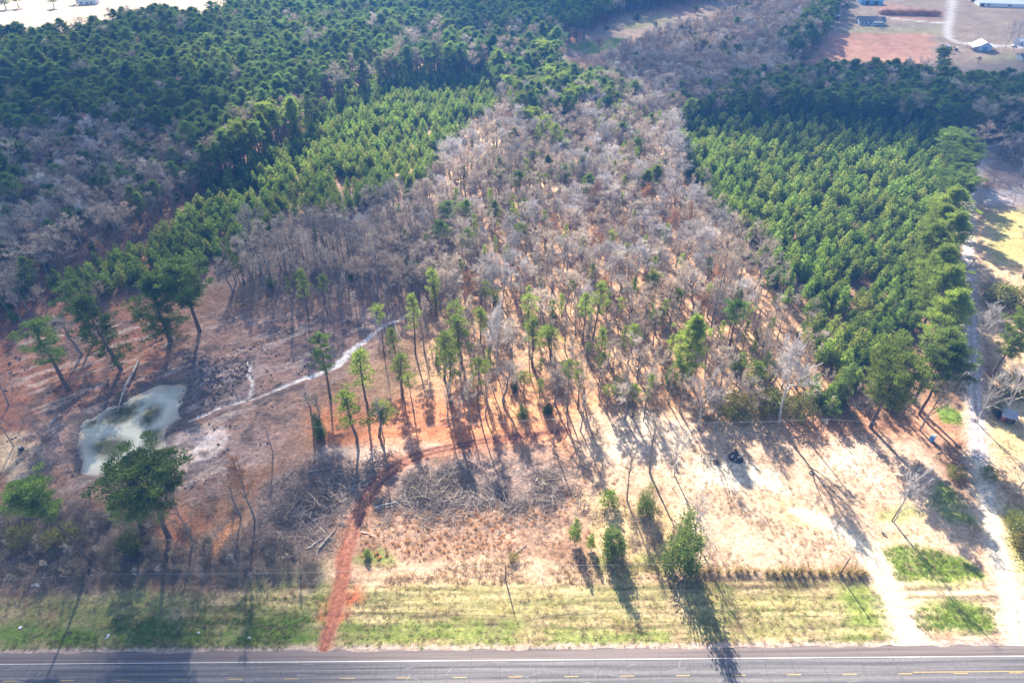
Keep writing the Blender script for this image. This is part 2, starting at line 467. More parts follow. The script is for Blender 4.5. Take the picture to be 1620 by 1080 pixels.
# tensor grid, fine where the camera is near
def axis(lo, hi, step, grow_lo, grow_hi, g):
    c = list(np.arange(lo, hi, step)); a = c[-1]; d = step
    while a < grow_hi: d *= g; a += d; c.append(a)
    a = c[0]; d = step; pre = []
    while a > grow_lo: d *= g; a -= d; pre.append(a)
    return np.array(pre[::-1] + c)
XS = axis(-150, 150, 0.5, -1900, 1900, 1.022)
ys1 = np.arange(60, 250, 0.42)
ys = list(ys1); d = 0.42
while ys[-1] < 2300: d = min(d * 1.011, 40); ys.append(ys[-1] + d)
pre = []; a = 60.0; d = .42
while a > -260: d *= 1.12; a -= d; pre.append(a)
YS = np.array(pre[::-1] + ys)
GX, GY = np.meshgrid(XS, YS); gx, gy = GX.ravel(), GY.ravel()
gz = height(gx, gy)

def zone_mask(poly_px, soft, warp, seed):
    poly = PP([(a, max(b, -150)) for a, b in poly_px])
    m = (gx > poly[:, 0].min() - 3 * soft - warp) & (gx < poly[:, 0].max() + 3 * soft + warp) & (gy > poly[:, 1].min() - 3 * soft - warp) & (gy < poly[:, 1].max() + 3 * soft + warp)
    idx = np.nonzero(m)[0]
    x, y = gx[idx], gy[idx]
    d = poly_sd(x, y, poly)
    if warp: d = d + 2.2 * warp * (fbm(x, y, max(warp * 2.0, 2), 4, seed) - .5)
    return idx, 1 - sstep(-soft, soft, d)

alb = np.empty((len(gx), 3)); alb[:] = LITTER
v = fbm(gx, gy, 60, 4, 3)[:, None]
alb *= 0.75 + 0.5 * v
for i, (poly, colr, soft, warp, st) in enumerate(ZONES):
    idx, w = zone_mask(poly, soft, warp, 100 + i)
    if len(idx) == 0: continue
    w = (w * st)[:, None]
    alb[idx] = alb[idx] * (1 - w) + np.array(colr) * w
# broad patchiness: leaf litter drifts, bare earth, thin grass
n1 = fbm(gx, gy, 14, 4, 41); n2 = fbm(gx, gy, 3.0, 4, 51)
alb *= (0.80 + 0.40 * n1)[:, None]
w = (0.45 * sstep(.50, .72, n2))[:, None]; alb = alb * (1 - w) + alb * np.array((.62, .50, .42)) * w
w = (0.5 * sstep(.54, .75, fbm(gx, gy, 6, 4, 61)))[:, None]; alb = alb * (1 - w) + np.minimum(alb * 1.35 + .02, .9) * w
gs, gt = road_st(gx, gy)
stripe = fbm(gs / 16.0, gt, 1.0, 4, 33)
verge = sstep(.5, 2, gt) * (1 - sstep(16, 19, gt)) * sstep(-60, 30, gx + 70)
alb *= np.clip(1 + verge * 2.2 * (stripe - .5), .35, 1.6)[:, None]
for i, (poly, soft, st, yg) in enumerate(GREENS):
    idx, w = zone_mask(poly, soft, soft * 1.4, 300 + i)
    if len(idx) == 0: continue
    x, y = gx[idx], gy[idx]
    s_, t_ = gs[idx], gt[idx]
    n = 0.5 * fbm(s_ / 5.0, t_, 2.2, 4, 350 + i) + 0.5 * fbm(x, y, 4.5, 4, 380 + i)
    w = np.clip(w * st * sstep(.32 - .14 * st, .56 - .06 * st, n), 0, 1)[:, None]
    yl = np.clip(yg + .8 * (fbm(x, y, 3, 3, 390 + i) - .5), 0, 1)[:, None]
    c = np.array(GREEN) * (1 - yl) + np.array(YGREEN) * yl
    alb[idx] = alb[idx] * (1 - w) + c * w
# churned mud: dark clods and pale scraped streaks
idx = np.nonzero((gx > -180) & (gx < 10) & (gy > 100) & (gy < 260))[0]; x, y = gx[idx], gy[idx]
w0 = 1 - sstep(-5, 5, poly_sd(x, y, CHURN))
w = (w0 * .75 * sstep(.50, .64, fbm(x, y, 5.0, 5, 811)))[:, None]; alb[idx] = alb[idx] * (1 - w) + np.array((.135, .10, .085)) * w
u_, v_ = x * .8 + y * .6, -x * .6 + y * .8
w = (w0 * .6 * sstep(.55, .70, fbm(u_ / 4.5, v_, 2.6, 4, 812)))[:, None]; alb[idx] = alb[idx] * (1 - w) + np.array((.52, .39, .32)) * w
dp = poly_sd(x, y, POND) + 3.0 * (fbm(x, y, 3.5, 4, 813) - .5)
w = (.8 * (1 - sstep(.6, 3.2, np.abs(dp))) * (x < -82))[:, None]; alb[idx] = alb[idx] * (1 - w) + np.array((.15, .115, .095)) * w
# pale gravelly edge of the highway
w = ((1 - sstep(.5, 1.7, gt + 1.6 * (fbm(gs, gt, 1.2, 4, 71) - .5))) * .9)[:, None]
alb = alb * (1 - w) + np.array((.46, .34, .28)) * w
def line_zone(pts, wd, colr, soft, st, warp=1.2, seed=0, ruts=0.0, rutcol=None):
    lo, hi = pts.min(0) - 12, pts.max(0) + 12
    idx = np.nonzero((gx > lo[0]) & (gx < hi[0]) & (gy > lo[1]) & (gy < hi[1]))[0]
    x, y = gx[idx], gy[idx]
    d = line_sd(x, y, pts, wd)
    dn = d + warp * 2 * (fbm(x, y, 2.5, 4, seed) - .5)
    w = ((1 - sstep(-soft, soft, dn)) * st)[:, None]
    nn = (0.82 + 0.36 * fbm(x, y, 1.6, 4, seed + 5))[:, None]
    alb[idx] = alb[idx] * (1 - w) + np.array(colr) * nn * w
    if ruts:
        half = np.interp(np.arange(len(wd)), np.arange(len(wd)), wd).mean() / 2
        r = (ruts * np.exp(-((d + half - .95) / .42) ** 2))[:, None]
        alb[idx] = alb[idx] * (1 - r) + np.array(rutcol) * r
    m = np.zeros(len(gx), bool); m[idx] = dn < 0
    return m
# spilled clay round the track mouth
line_zone(PP([(530, 965), (548, 945)]), [5, 5], (.50, .12, .05), 2.5, .8, 3, 401)
m_track = line_zone(TRACK, TRACK_W, (.30, .135, .085), .9, .95, 1.0, 402, .8, (.17, .065, .04))
line_zone(TRACK[:26], TRACK_W[:26] * .8, (.36, .125, .07), .8, .6, 1.4, 403)
line_zone(DRIVE, DRIVE_W * 1.9, (.64, .50, .36), 2, .6, 2, 404)
m_drive = line_zone(DRIVE, DRIVE_W, (.60, .50, .38), .8, .95, .8, 405)
line_zone(LANE, LANE_W * 1.7, (.62, .48, .34), 1.5, .6, 2, 406)
m_lane = line_zone(LANE[:44], LANE_W[:44], (.56, .47, .36), .8, .9, .7, 407, .5, (.78, .69, .58))
m_lane |= line_zone(LANE[40:], LANE_W[40:], (.40, .33, .31), .7, .95, .7, 408, .7, (.60, .55, .54))
m_creek = line_zone(CREEK, CREEK_W * 1.0, (.80, .72, .66), .5, .95, .8, 409)
line_zone(PP([(391, 572), (396, 582), (392, 594), (400, 603), (399, 614), (394, 628)]), [.5, .9, .8, 1.0, .9, .4], (.84, .76, .70), .3, .95, .3, 411)
line_zone(PP([(345, 688), (330, 694), (318, 706), (308, 712)]), [.8, 1.6, 2.0, 1.0], (.72, .62, .57), .8, .7, 1.2, 412)
m_farm = line_zone(FARM_ROAD, np.full(len(FARM_ROAD), 6.0), (.62, .55, .50), 1.5, .95, .5, 413)
m_farm |= line_zone(FARM_SPUR, np.full(len(FARM_SPUR), 3.6), (.62, .56, .50), 1.2, .95, .5, 414)
# tractor tracks on the red bank
for k, (a, b) in enumerate([((205, 555), (275, 515)), (( 215, 560), (285, 520)), ((20, 590), (90, 555)), ((30, 600), (110, 560)), ((520, 690), (640, 672)), ((640, 668), (820, 660)), ((1045, 440), (1075, 400)), ((1265, 500), (1285, 530))]):
    line_zone(PP([a, b]), [.7, .7], tuple(.55 * c for c in (.36, .17, .10)), .5, .6, .8, 420 + k)
alb = np.clip(alb, 0.02, 0.88)

def ground_material():
    m, nt, out = new_mat('ground_soil')
    at = N(nt, 'ShaderNodeAttribute'); at.attribute_name = 'albedo'
    geo = N(nt, 'ShaderNodeNewGeometry')
    pos = geo.outputs['Position']
    f1 = noise(nt, pos, 0.9, 6, 0.72)
    f2 = noise(nt, pos, 3.2, 4, 0.7)
    vo = N(nt, 'ShaderNodeTexVoronoi'); vo.inputs['Scale'].default_value = 1.5
    nt.links.new(pos, vo.inputs['Vector'])
    k1 = mrange(nt, f1, .32, .70, .50, 1.36)
    k2 = mrange(nt, f2, .32, .68, .68, 1.28)
    mu = N(nt, 'ShaderNodeMath', operation='MULTIPLY'); nt.links.new(k1, mu.inputs[0]); nt.links.new(k2, mu.inputs[1])
    cc = N(nt, 'ShaderNodeCombineColor')
    for i in range(3): nt.links.new(mu.outputs[0], cc.inputs[i])
    col = mixc(nt, at.outputs['Color'], cc.outputs[0], 1.0, 'MULTIPLY')
    # scattered darker and paler bits: twigs, cones, stones, leaf scraps
    dk = mrange(nt, vo.outputs['Distance'], .02, .16, .75, 0)
    col = mixc(nt, col, mixc(nt, col, (.34, .27, .22), 1.0, 'MULTIPLY'), dk)
    v2 = N(nt, 'ShaderNodeTexVoronoi'); v2.inputs['Scale'].default_value = 2.3
    nt.links.new(pos, v2.inputs['Vector'])
    col = mixc(nt, col, mixc(nt, col, (.78, .72, .64), .45), mrange(nt, v2.outputs['Distance'], .03, .14, .7, 0))
    p = N(nt, 'ShaderNodeBsdfPrincipled'); p.inputs['Roughness'].default_value = .95
    p.inputs['Specular IOR Level'].default_value = .15
    nt.links.new(col, p.inputs['Base Color'])
    b = N(nt, 'ShaderNodeBump'); b.inputs['Strength'].default_value = .85; b.inputs['Distance'].default_value = .30
    ad = N(nt, 'ShaderNodeMath', operation='MULTIPLY_ADD'); nt.links.new(f2, ad.inputs[0]); ad.inputs[1].default_value = .5; nt.links.new(f1, ad.inputs[2])
    nt.links.new(ad.outputs[0], b.inputs['Height']); nt.links.new(b.outputs[0], p.inputs['Normal'])
    nt.links.new(p.outputs[0], out.inputs[0])
    return m
M_GROUND = ground_material()

nx, ny = len(XS), len(YS)
qi = (np.arange(ny - 1)[:, None] * nx + np.arange(nx - 1)[None, :]).ravel()
quads = np.stack([qi, qi + 1, qi + nx + 1, qi + nx], -1)
owner_v = np.zeros(len(gx), np.int8)
for k, m in enumerate((m_track, m_drive, m_lane, m_creek, m_farm)): owner_v[m] = k + 1
own_q = owner_v[quads]
own_f = np.where((own_q == own_q[:, :1]).all(1), own_q[:, 0], 0)
for k, (nm, lab) in enumerate([('ground', 'pine country ground of leaf litter, red clay, sand and mown grass'), ('dirt_track', 'rutted red dirt track running up from the highway'), ('driveway', 'pale sandy driveway beside the tall grass row'), ('gravel_lane', 'gravel lane with two pale wheel ruts along the plantation'), ('creek_bed', 'narrow bed of washed white clay leading to the pond'), ('farm_road', 'pale farm road winding to the far houses')]):
    f = quads[own_f == k]
    if not len(f): continue
    u, inv = np.unique(f, return_inverse=True)
    me = np_mesh(nm, np.stack([gx[u], gy[u], gz[u]], -1), inv.reshape(f.shape), [M_GROUND], None, True)
    a = me.attributes.new('albedo', 'FLOAT_COLOR', 'POINT')
    a.data.foreach_set('color', np.column_stack([alb[u], np.ones(len(u))]).astype(np.float32).ravel())
    tag(link(nm, me), lab, nm.replace('_', ' '), None, 'structure')

# ---------------------------------------------------------------- highway
def asphalt_material():
    m, nt, out = new_mat('asphalt')
    tc = N(nt, 'ShaderNodeTexCoord'); pos = tc.outputs['Object']       # x along, y across
    sx = N(nt, 'ShaderNodeSeparateXYZ'); nt.links.new(pos, sx.inputs[0])
    f = noise(nt, pos, 1.3, 6, .7)
    mp = N(nt, 'ShaderNodeMapping'); mp.inputs['Scale'].default_value = (.012, .75, 1); nt.links.new(pos, mp.inputs[0])
    band = noise(nt, mp.outputs[0], 1.6, 4, .6)
    col = mixc(nt, (.080, .075, .080), (.165, .150, .150), mrange(nt, band, .38, .62, 0, 1))
    cc = N(nt, 'ShaderNodeCombineColor'); k = mrange(nt, f, .3, .7, .8, 1.18)
    for i in range(3): nt.links.new(k, cc.inputs[i])
    col = mixc(nt, col, cc.outputs[0], 1.0, 'MULTIPLY')
    # the older, browner shoulder strip
    sh = mrange(nt, sx.outputs[1], -2.62, -2.50, 0, 1)
    col = mixc(nt, col, mixc(nt, (.105, .082, .077), (.165, .130, .120), mrange(nt, band, .4, .6, 0, 1)), sh)
    p = N(nt, 'ShaderNodeBsdfPrincipled'); p.inputs['Roughness'].default_value = .82; p.inputs['Specular IOR Level'].default_value = .35
    nt.links.new(col, p.inputs['Base Color'])
    b = N(nt, 'ShaderNodeBump'); b.inputs['Strength'].default_value = .25; b.inputs['Distance'].default_value = .03
    nt.links.new(f, b.inputs['Height']); nt.links.new(b.outputs[0], p.inputs['Normal'])
    nt.links.new(p.outputs[0], out.inputs[0])
    return m
road_ang = math.atan2(RD[1], RD[0])
rng = np.random.default_rng(11)
def strip(name, s, t0, t1, z, thick, mat, parent):
    """a band along the road (local x along, local y across, 0 at the far edge of the pavement)"""
    s = np.asarray(s, float); n = len(s)
    t0 = np.broadcast_to(t0, n); t1 = np.broadcast_to(t1, n)
    v = np.vstack([np.column_stack([s, t0, np.full(n, z)]), np.column_stack([s, t1, np.full(n, z)]), np.column_stack([s, t0, np.full(n, z - thick)]), np.column_stack([s, t1, np.full(n, z - thick)])])
    i = np.arange(n - 1)
    f = np.vstack([np.stack([i, i + 1, i + n + 1, i + n], -1), np.stack([i + 2 * n + 1, i + 2 * n, i + 3 * n, i + 3 * n + 1], -1), np.stack([i + n, i + n + 1, i + 3 * n + 1, i + 3 * n], -1), np.stack([i + 1, i, i + 2 * n, i + 2 * n + 1], -1)])
    return link(name, np_mesh(name, v, f, [mat]), parent)
M_ASPHALT = asphalt_material()
s_ax = np.concatenate([np.arange(-900, -60, 6.0), np.arange(-60, 220, .4), np.arange(220, 1100, 6.0)])
edge = 1.1 * (fbm(s_ax, 0 * s_ax, 4.0, 5, 88) - .5)
highway = strip('highway', s_ax, -ROAD_W, edge, 0.0, .3, M_ASPHALT, None)
highway.location = (ROAD_L[0], ROAD_L[1], 0); highway.rotation_euler = (0, 0, road_ang)
tag(highway, 'two lane asphalt highway with brown shoulder and sealed cracks', 'road', None, 'structure')
M_WHITE_PAINT = paint('worn_white_paint', (.62, .60, .58), (.40, .38, .37), .7, 1.2)
M_YELLOW_PAINT = paint('worn_yellow_paint', (.52, .33, .07), (.30, .22, .12), .7, 1.5)
M_SEAL = paint('crack_sealant', (.032, .030, .034), (.05, .047, .05), .6, 3)
M_SCRATCH = paint('pale_pavement_scar', (.34, .33, .34), (.22, .21, .22), .8, 2)
for t in (-2.45, -ROAD_W + 2.35):
    strip('edge_line', np.arange(-500, 700, 2.0), t - .08, t + .08, .005, .003, M_WHITE_PAINT, highway)
s0 = road_st(*P(7, 1073)[:2])[0]
for k in range(-12, 34):
    a = s0 + k * 12.2
    strip('lane_dash', np.array([a, a + 3.05]), -6.23 - .02 * (k > 11), -6.09, .005, .003, M_YELLOW_PAINT, highway)
a = road_st(*P(1447, 1068)[:2])[0]
strip('no_passing_line', np.arange(a, a + 300, 3.0), -5.92, -5.78, .005, .003, M_YELLOW_PAINT, highway)
cr = MB(); sc_ = MB()
def ribbon(mb, p, w):
    p = np.asarray(p, float); d = np.gradient(p[:, :2], axis=0); d /= np.linalg.norm(d, axis=1, keepdims=True)
    nn = np.column_stack([-d[:, 1], d[:, 0], 0 * d[:, 0]]) * (w / 2)
    n = len(p); v = np.vstack([p - nn, p + nn])
    mb.add(v, [(i, i + 1, i + n + 1, i + n) for i in range(n - 1)])
s = -40.0
while s < 200:
    s += rng.uniform(6.0, 8.5)
    t = np.linspace(-12, -2.4 if rng.random() < .75 else -.2, 14)
    x = s + rng.normal(0, .12, 14).cumsum() * .5 + rng.uniform(-.8, .8) * np.linspace(0, 1, 14)
    ribbon(cr, np.column_stack([x, t, np.full(14, .003)]), .075)
for t in (-2.62, -4.1, -6.35, -7.9):
    for q in range(9):
        a = rng.uniform(-60, 190); L = rng.uniform(14, 45); n = 24
        ribbon(cr, np.column_stack([np.linspace(a, a + L, n), t + rng.normal(0, .05, n).cumsum() * .4, np.full(n, .0035)]), .07)
for q in range(46):
    a = rng.uniform(-40, 190); t = rng.uniform(-8, -2.7); L = rng.uniform(.8, 4); th = rng.choice([.0, .08, 1.1]) + rng.normal(0, .15)
    n = 8; l = np.linspace(0, L, n)
    tt = np.clip(t + l * math.sin(th) + rng.normal(0, .05, n).cumsum(), -11, -2.7)
    ribbon(sc_, np.column_stack([a + l * math.cos(th), tt, np.full(n, .0045)]), .06)
o = cr.build('sealed_cracks', M_SEAL, highway); o['kind'] = 'stuff'
o = sc_.build('pale_scars', M_SCRATCH, highway); o['kind'] = 'stuff'

# ---------------------------------------------------------------- pond
def water_material():
    m, nt, out = new_mat('murky_water')
    geo = N(nt, 'ShaderNodeNewGeometry'); pos = geo.outputs['Position']
    at = N(nt, 'ShaderNodeAttribute'); at.attribute_name = 'depth'
    f = noise(nt, pos, .075, 4, .6)
    shallow = mixc(nt, (.40, .32, .25), (.36, .30, .22), mrange(nt, f, .35, .65, 0, 1))
    mk = N(nt, 'ShaderNodeAttribute'); mk.attribute_name = 'dark_reflection'
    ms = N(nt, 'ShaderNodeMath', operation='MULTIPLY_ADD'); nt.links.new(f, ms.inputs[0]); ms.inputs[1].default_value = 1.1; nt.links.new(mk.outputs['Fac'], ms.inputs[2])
    deep = mixc(nt, (.52, .50, .39), (.085, .085, .04), mrange(nt, ms.outputs[0], .75, 1.25, 0, 1))  # dark tree reflections are painted into the water colour here
    col = mixc(nt, shallow, deep, at.outputs['Fac'])
    rm = N(nt, 'ShaderNodeAttribute'); rm.attribute_name = 'rim'
    rs = N(nt, 'ShaderNodeMath', operation='MULTIPLY_ADD'); nt.links.new(noise(nt, pos, .55, 4, .65), rs.inputs[0]); rs.inputs[1].default_value = 1.4; nt.links.new(rm.outputs['Fac'], rs.inputs[2])
    col = mixc(nt, col, (.22, .155, .12), mrange(nt, rs.outputs[0], .95, 1.45, 0, .92))
    p = N(nt, 'ShaderNodeBsdfPrincipled'); p.inputs['Roughness'].default_value = .03; p.inputs['IOR'].default_value = 1.33
    nt.links.new(col, p.inputs['Base Color'])
    b = N(nt, 'ShaderNodeBump'); b.inputs['Strength'].default_value = .06; b.inputs['Distance'].default_value = .05
    nt.links.new(noise(nt, pos, 1.1, 3, .5), b.inputs['Height']); nt.links.new(b.outputs[0], p.inputs['Normal'])
    nt.links.new(p.outputs[0], out.inputs[0])
    return m
M_WATER = water_material()
lo, hi = POND.min(0) - 3, POND.max(0) + 3
wx, wy = np.meshgrid(np.arange(lo[0], hi[0], .7), np.arange(lo[1], hi[1], .7))
wnx, wny = wx.shape[1], wx.shape[0]
wx, wy = wx.ravel(), wy.ravel()
d = poly_sd(wx, wy, POND)
qi = (np.arange(wny - 1)[:, None] * wnx + np.arange(wnx - 1)[None, :]).ravel()
f = np.stack([qi, qi + 1, qi + wnx + 1, qi + wnx], -1)
f = f[(d[f] < 2.2).any(1)]
u, inv = np.unique(f, return_inverse=True)
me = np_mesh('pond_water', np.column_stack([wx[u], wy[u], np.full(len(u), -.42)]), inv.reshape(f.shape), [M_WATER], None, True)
a = me.attributes.new('depth', 'FLOAT', 'POINT')
a.data.foreach_set('value', (1 - sstep(-4, 3.5, poly_sd(wx[u], wy[u], POND_DEEP) + 5 * (fbm(wx[u], wy[u], 8, 3, 5) - .5))).astype(np.float32))
rim = sstep(-2.0, .8, poly_sd(wx[u], wy[u], POND))
a = me.attributes.new('rim', 'FLOAT', 'POINT'); a.data.foreach_set('value', rim.astype(np.float32))
dark_reflection = np.zeros(len(u))  # painted dark reflection patches, plus one for the brush round the snag
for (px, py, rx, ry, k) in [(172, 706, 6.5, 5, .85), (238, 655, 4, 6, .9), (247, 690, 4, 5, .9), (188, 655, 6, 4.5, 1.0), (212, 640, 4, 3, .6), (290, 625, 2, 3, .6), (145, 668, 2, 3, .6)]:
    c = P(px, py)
    dark_reflection = np.maximum(dark_reflection, k * np.exp(-((wx[u] - c[0]) / rx) ** 2 - ((wy[u] - c[1]) / ry) ** 2))
a = me.attributes.new('dark_reflection', 'FLOAT', 'POINT'); a.data.foreach_set('value', dark_reflection.astype(np.float32))
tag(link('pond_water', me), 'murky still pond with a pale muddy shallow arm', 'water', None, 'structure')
# ---------------------------------------------------------------- trees: prototypes
M_BARK_PINE = paint('pine_bark', (.15, .10, .075), (.08, .055, .045), .95, 4.0)
M_BARK_GREY = paint('grey_bark', (.27, .235, .21), (.13, .11, .10), .95, 3.0)
M_BARK_PALE = paint('pale_bark', (.50, .46, .43), (.28, .25, .23), .95, 3.0)
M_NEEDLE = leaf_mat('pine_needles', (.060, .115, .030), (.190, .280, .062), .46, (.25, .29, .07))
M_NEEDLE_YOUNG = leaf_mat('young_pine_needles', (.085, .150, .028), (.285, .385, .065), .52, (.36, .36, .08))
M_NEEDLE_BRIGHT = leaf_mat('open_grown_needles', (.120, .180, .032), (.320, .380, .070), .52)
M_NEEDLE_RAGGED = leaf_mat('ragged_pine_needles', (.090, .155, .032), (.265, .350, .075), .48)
M_CEDAR = leaf_mat('cedar_leaves', (.060, .110, .028), (.22, .28, .06), .35)
M_SHRUB = leaf_mat('shrub_leaves', (.09, .11, .03), (.28, .28, .07), .35, (.28, .17, .06))
M_TWIG = leaf_mat('bare_twigs', (.34, .275, .215), (.70, .60, .49), .15, (.52, .34, .21))
M_TWIG_PALE = leaf_mat('pale_bare_twigs', (.36, .32, .30), (.66, .61, .58), .10)
M_TWIG_BUD = leaf_mat('budding_twigs', (.30, .16, .09), (.52, .28, .14), .2)
M_BRAMBLE = leaf_mat('bramble_stems', (.15, .12, .10), (.36, .30, .25), .15, (.26, .24, .08))

def leaf_faces(c, d, L, W, rng, out=None):
    """OUT: which way the flat of each spray faces (outwards), else at random"""
    d = d / (np.linalg.norm(d, axis=1, keepdims=True) + 1e-9)
    q = rng.normal(size=d.shape)
    if out is not None: q = out / (np.linalg.norm(out, axis=1, keepdims=True) + 1e-9) + .42 * q
    s = np.cross(d, q); s /= np.linalg.norm(s, axis=1, keepdims=True) + 1e-9
    L = np.asarray(L)[:, None] / 2; W = np.asarray(W)[:, None] / 2
    v = np.stack([c - d * L, c + s * W + d * L * .15, c + d * L, c - s * W + d * L * .15], 1)
    n = len(c)
    return v.reshape(-1, 3), np.arange(4 * n).reshape(n, 4)

class Tree:
    def __init__(s): s.tv = []; s.tf = []; s.tn = 0; s.lv = []; s.lf = []; s.lt = []; s.ln = 0
    def wood(s, pts, rad, sides=5):
        v, f = tube(pts, rad, sides); s.tv.append(v); s.tf.append(f + s.tn); s.tn += len(v)
    def leaf(s, c, d, L, W, tint, rng, out=None):
        v, f = leaf_faces(c, d, L, W, rng, out); s.lv.append(v); s.lf.append(f + s.ln); s.ln += len(v); s.lt.append(np.broadcast_to(tint, len(f)))
    def meshes(s, kind, bark, leafm):
        a = np_mesh(kind + '_trunk', np.vstack(s.tv), np.vstack(s.tf), [bark], None, True)
        b = np_mesh(kind + '_crown', np.vstack(s.lv), np.vstack(s.lf), [leafm])
        at = b.attributes.new('tint', 'FLOAT', 'FACE')
        at.data.foreach_set('value', np.clip(np.concatenate(s.lt), 0, 1).astype(np.float32))
        return a, b

def pine(seed, h, cb, R, limbs, puffs, per, prof, leaf=(.62, .15), flat=.6, pr=(.75, 1.2), lean=.03, upl=.55):
    """cb: where the crown begins (share of height); prof(u): crown radius from its base (0) to its top (1)"""
    r = np.random.default_rng(seed); T = Tree()
    n = 9; zs = np.linspace(0, h * .97, n)
    ang = r.uniform(0, 6.3); bend = r.normal(0, h * .004, (n, 2)).cumsum(0) + np.outer(zs * lean, [math.cos(ang), math.sin(ang)])
    bend -= bend[0]
    tp = np.column_stack([bend, zs]); r0 = (h * .0125 + .05) * (.62 if R < 2.5 else 1.0)
    T.wood(np.vstack([[tp[0][0], tp[0][1], -.6], tp]), np.concatenate([[r0 * 1.5], np.linspace(r0 * 1.12, .04, n)]), 7)
    def at(z): return np.array([np.interp(z, zs, tp[:, 0]), np.interp(z, zs, tp[:, 1]), z])
    C, D, Wt = [], [], []
    for i in range(limbs):
        u = (i + r.uniform(0, 1)) / limbs
        u = u ** .85
        z = h * (cb + (1 - cb) * u * .97)
        a = i * 2.39996 + r.normal(0, .5)
        rad = R * prof(u) * r.uniform(.55, 1.15)
        b = at(z); rise = rad * (upl * r.uniform(.3, 1.2)) - rad * .25 * (u < .25)
        e = b + np.array([math.cos(a) * rad, math.sin(a) * rad, rise])
        m = (b + e) / 2 + np.array([0, 0, -.08 * rad])
        T.wood([b, m, e], [.018 * h * (1 - u) * .35 + .035, .045, .02], 3)
        for k in range(puffs):
            q = r.uniform(.45, 1.08) if puffs > 1 else 1.0
            C.append(b + (e - b) * q + r.normal(0, .10 * rad + .15, 3)); D.append(e - b)
    for k in range(max(3, limbs // 10)):        # the tip
        C.append(at(h * r.uniform(.93, 1.0)) + r.normal(0, .35, 3)); D.append(np.array([0, 0, 1.0]))
    for c, d in zip(C, D):
        m = max(6, int(per * r.uniform(.6, 1.3))); s = r.uniform(*pr)
        o = r.normal(0, 1, (m, 3)); o /= np.linalg.norm(o, axis=1, keepdims=True); o *= (r.uniform(0, 1, (m, 1)) ** .45) * s
        o[:, 2] *= flat
        d = d / (np.linalg.norm(d) + 1e-9)
        dirs = o / s + d * .5 + np.array([0, 0, .7]) + r.normal(0, .35, (m, 3))
        t = r.uniform(.25, .75); ax = at(min(c[2], h * .96)) ; rad_ = c - ax; rad_[2] = 0
        T.leaf(c + o, dirs, leaf[0] * r.uniform(.7, 1.3, m), leaf[1] * r.uniform(.7, 1.3, m), t + r.normal(0, .12, m), r, o / s + rad_ / (R + .1) * .9 + np.array([0, 0, .45]))
    return T

def young_pine(seed, h, R, rings, per, leaf=(.66, .21)):
    r = np.random.default_rng(seed); T = Tree()
    T.wood([(0, 0, -.3), (r.normal(0, .08), r.normal(0, .08), h * .5), (0, 0, h * .97)], [h * .014 + .03, h * .009 + .02, .02], 5)
    for i in range(rings):
        u = (i + .3) / rings; z = h * (.10 + .88 * u)
        rad = R * (1 - u) ** .72 * (.75 + .25 * min(1, u * 6)) + .14
        k = max(2, int(round(6 * (1 - u) + 2)))
        a0 = r.uniform(0, 6.3)
        for j in range(k):
            a = a0 + j * 2 * math.pi / k + r.normal(0, .2); q = rad * r.uniform(.7, 1.15)
            b = np.array([0, 0, z]); e = np.array([math.cos(a) * q, math.sin(a) * q, z + q * r.uniform(.15, .55)])
            if j % 3 == 0: T.wood([b, e], [.03, .012], 3)
            t = r.uniform(.1, .9)
            for f in ((.55, 1.0) if q > .9 else (1.0,)):
                m = max(5, int(per * r.uniform(.7, 1.2))); c = b + (e - b) * f
                o = r.normal(0, 1, (m, 3)) * np.array([.30, .30, .27]) * (.6 + .4 * q / R)
                dirs = o * 1.6 + (e - b) / (q + .1) * .45 + np.array([0, 0, .8]) + r.normal(0, .2, (m, 3))
                T.leaf(c + o, dirs, leaf[0] * r.uniform(.7, 1.25, m), leaf[1] * r.uniform(.7, 1.3, m), t + r.normal(0, .12, m), r, o * 2.2 + (e - b) / (R + .1) * 1.2 + np.array([0, 0, .5]))
    m = int(per * 1.4); o = r.normal(0, .12, (m, 3)); o[:, 2] = r.uniform(-.35, .35, m)
    T.leaf(np.array([0, 0, h * .97]) + o, o * 1.2 + np.array([0, 0, 1.0]), leaf[0] * r.uniform(.6, 1, m), leaf[1] * np.ones(m), .8 + r.normal(0, .1, m), r)
    return T

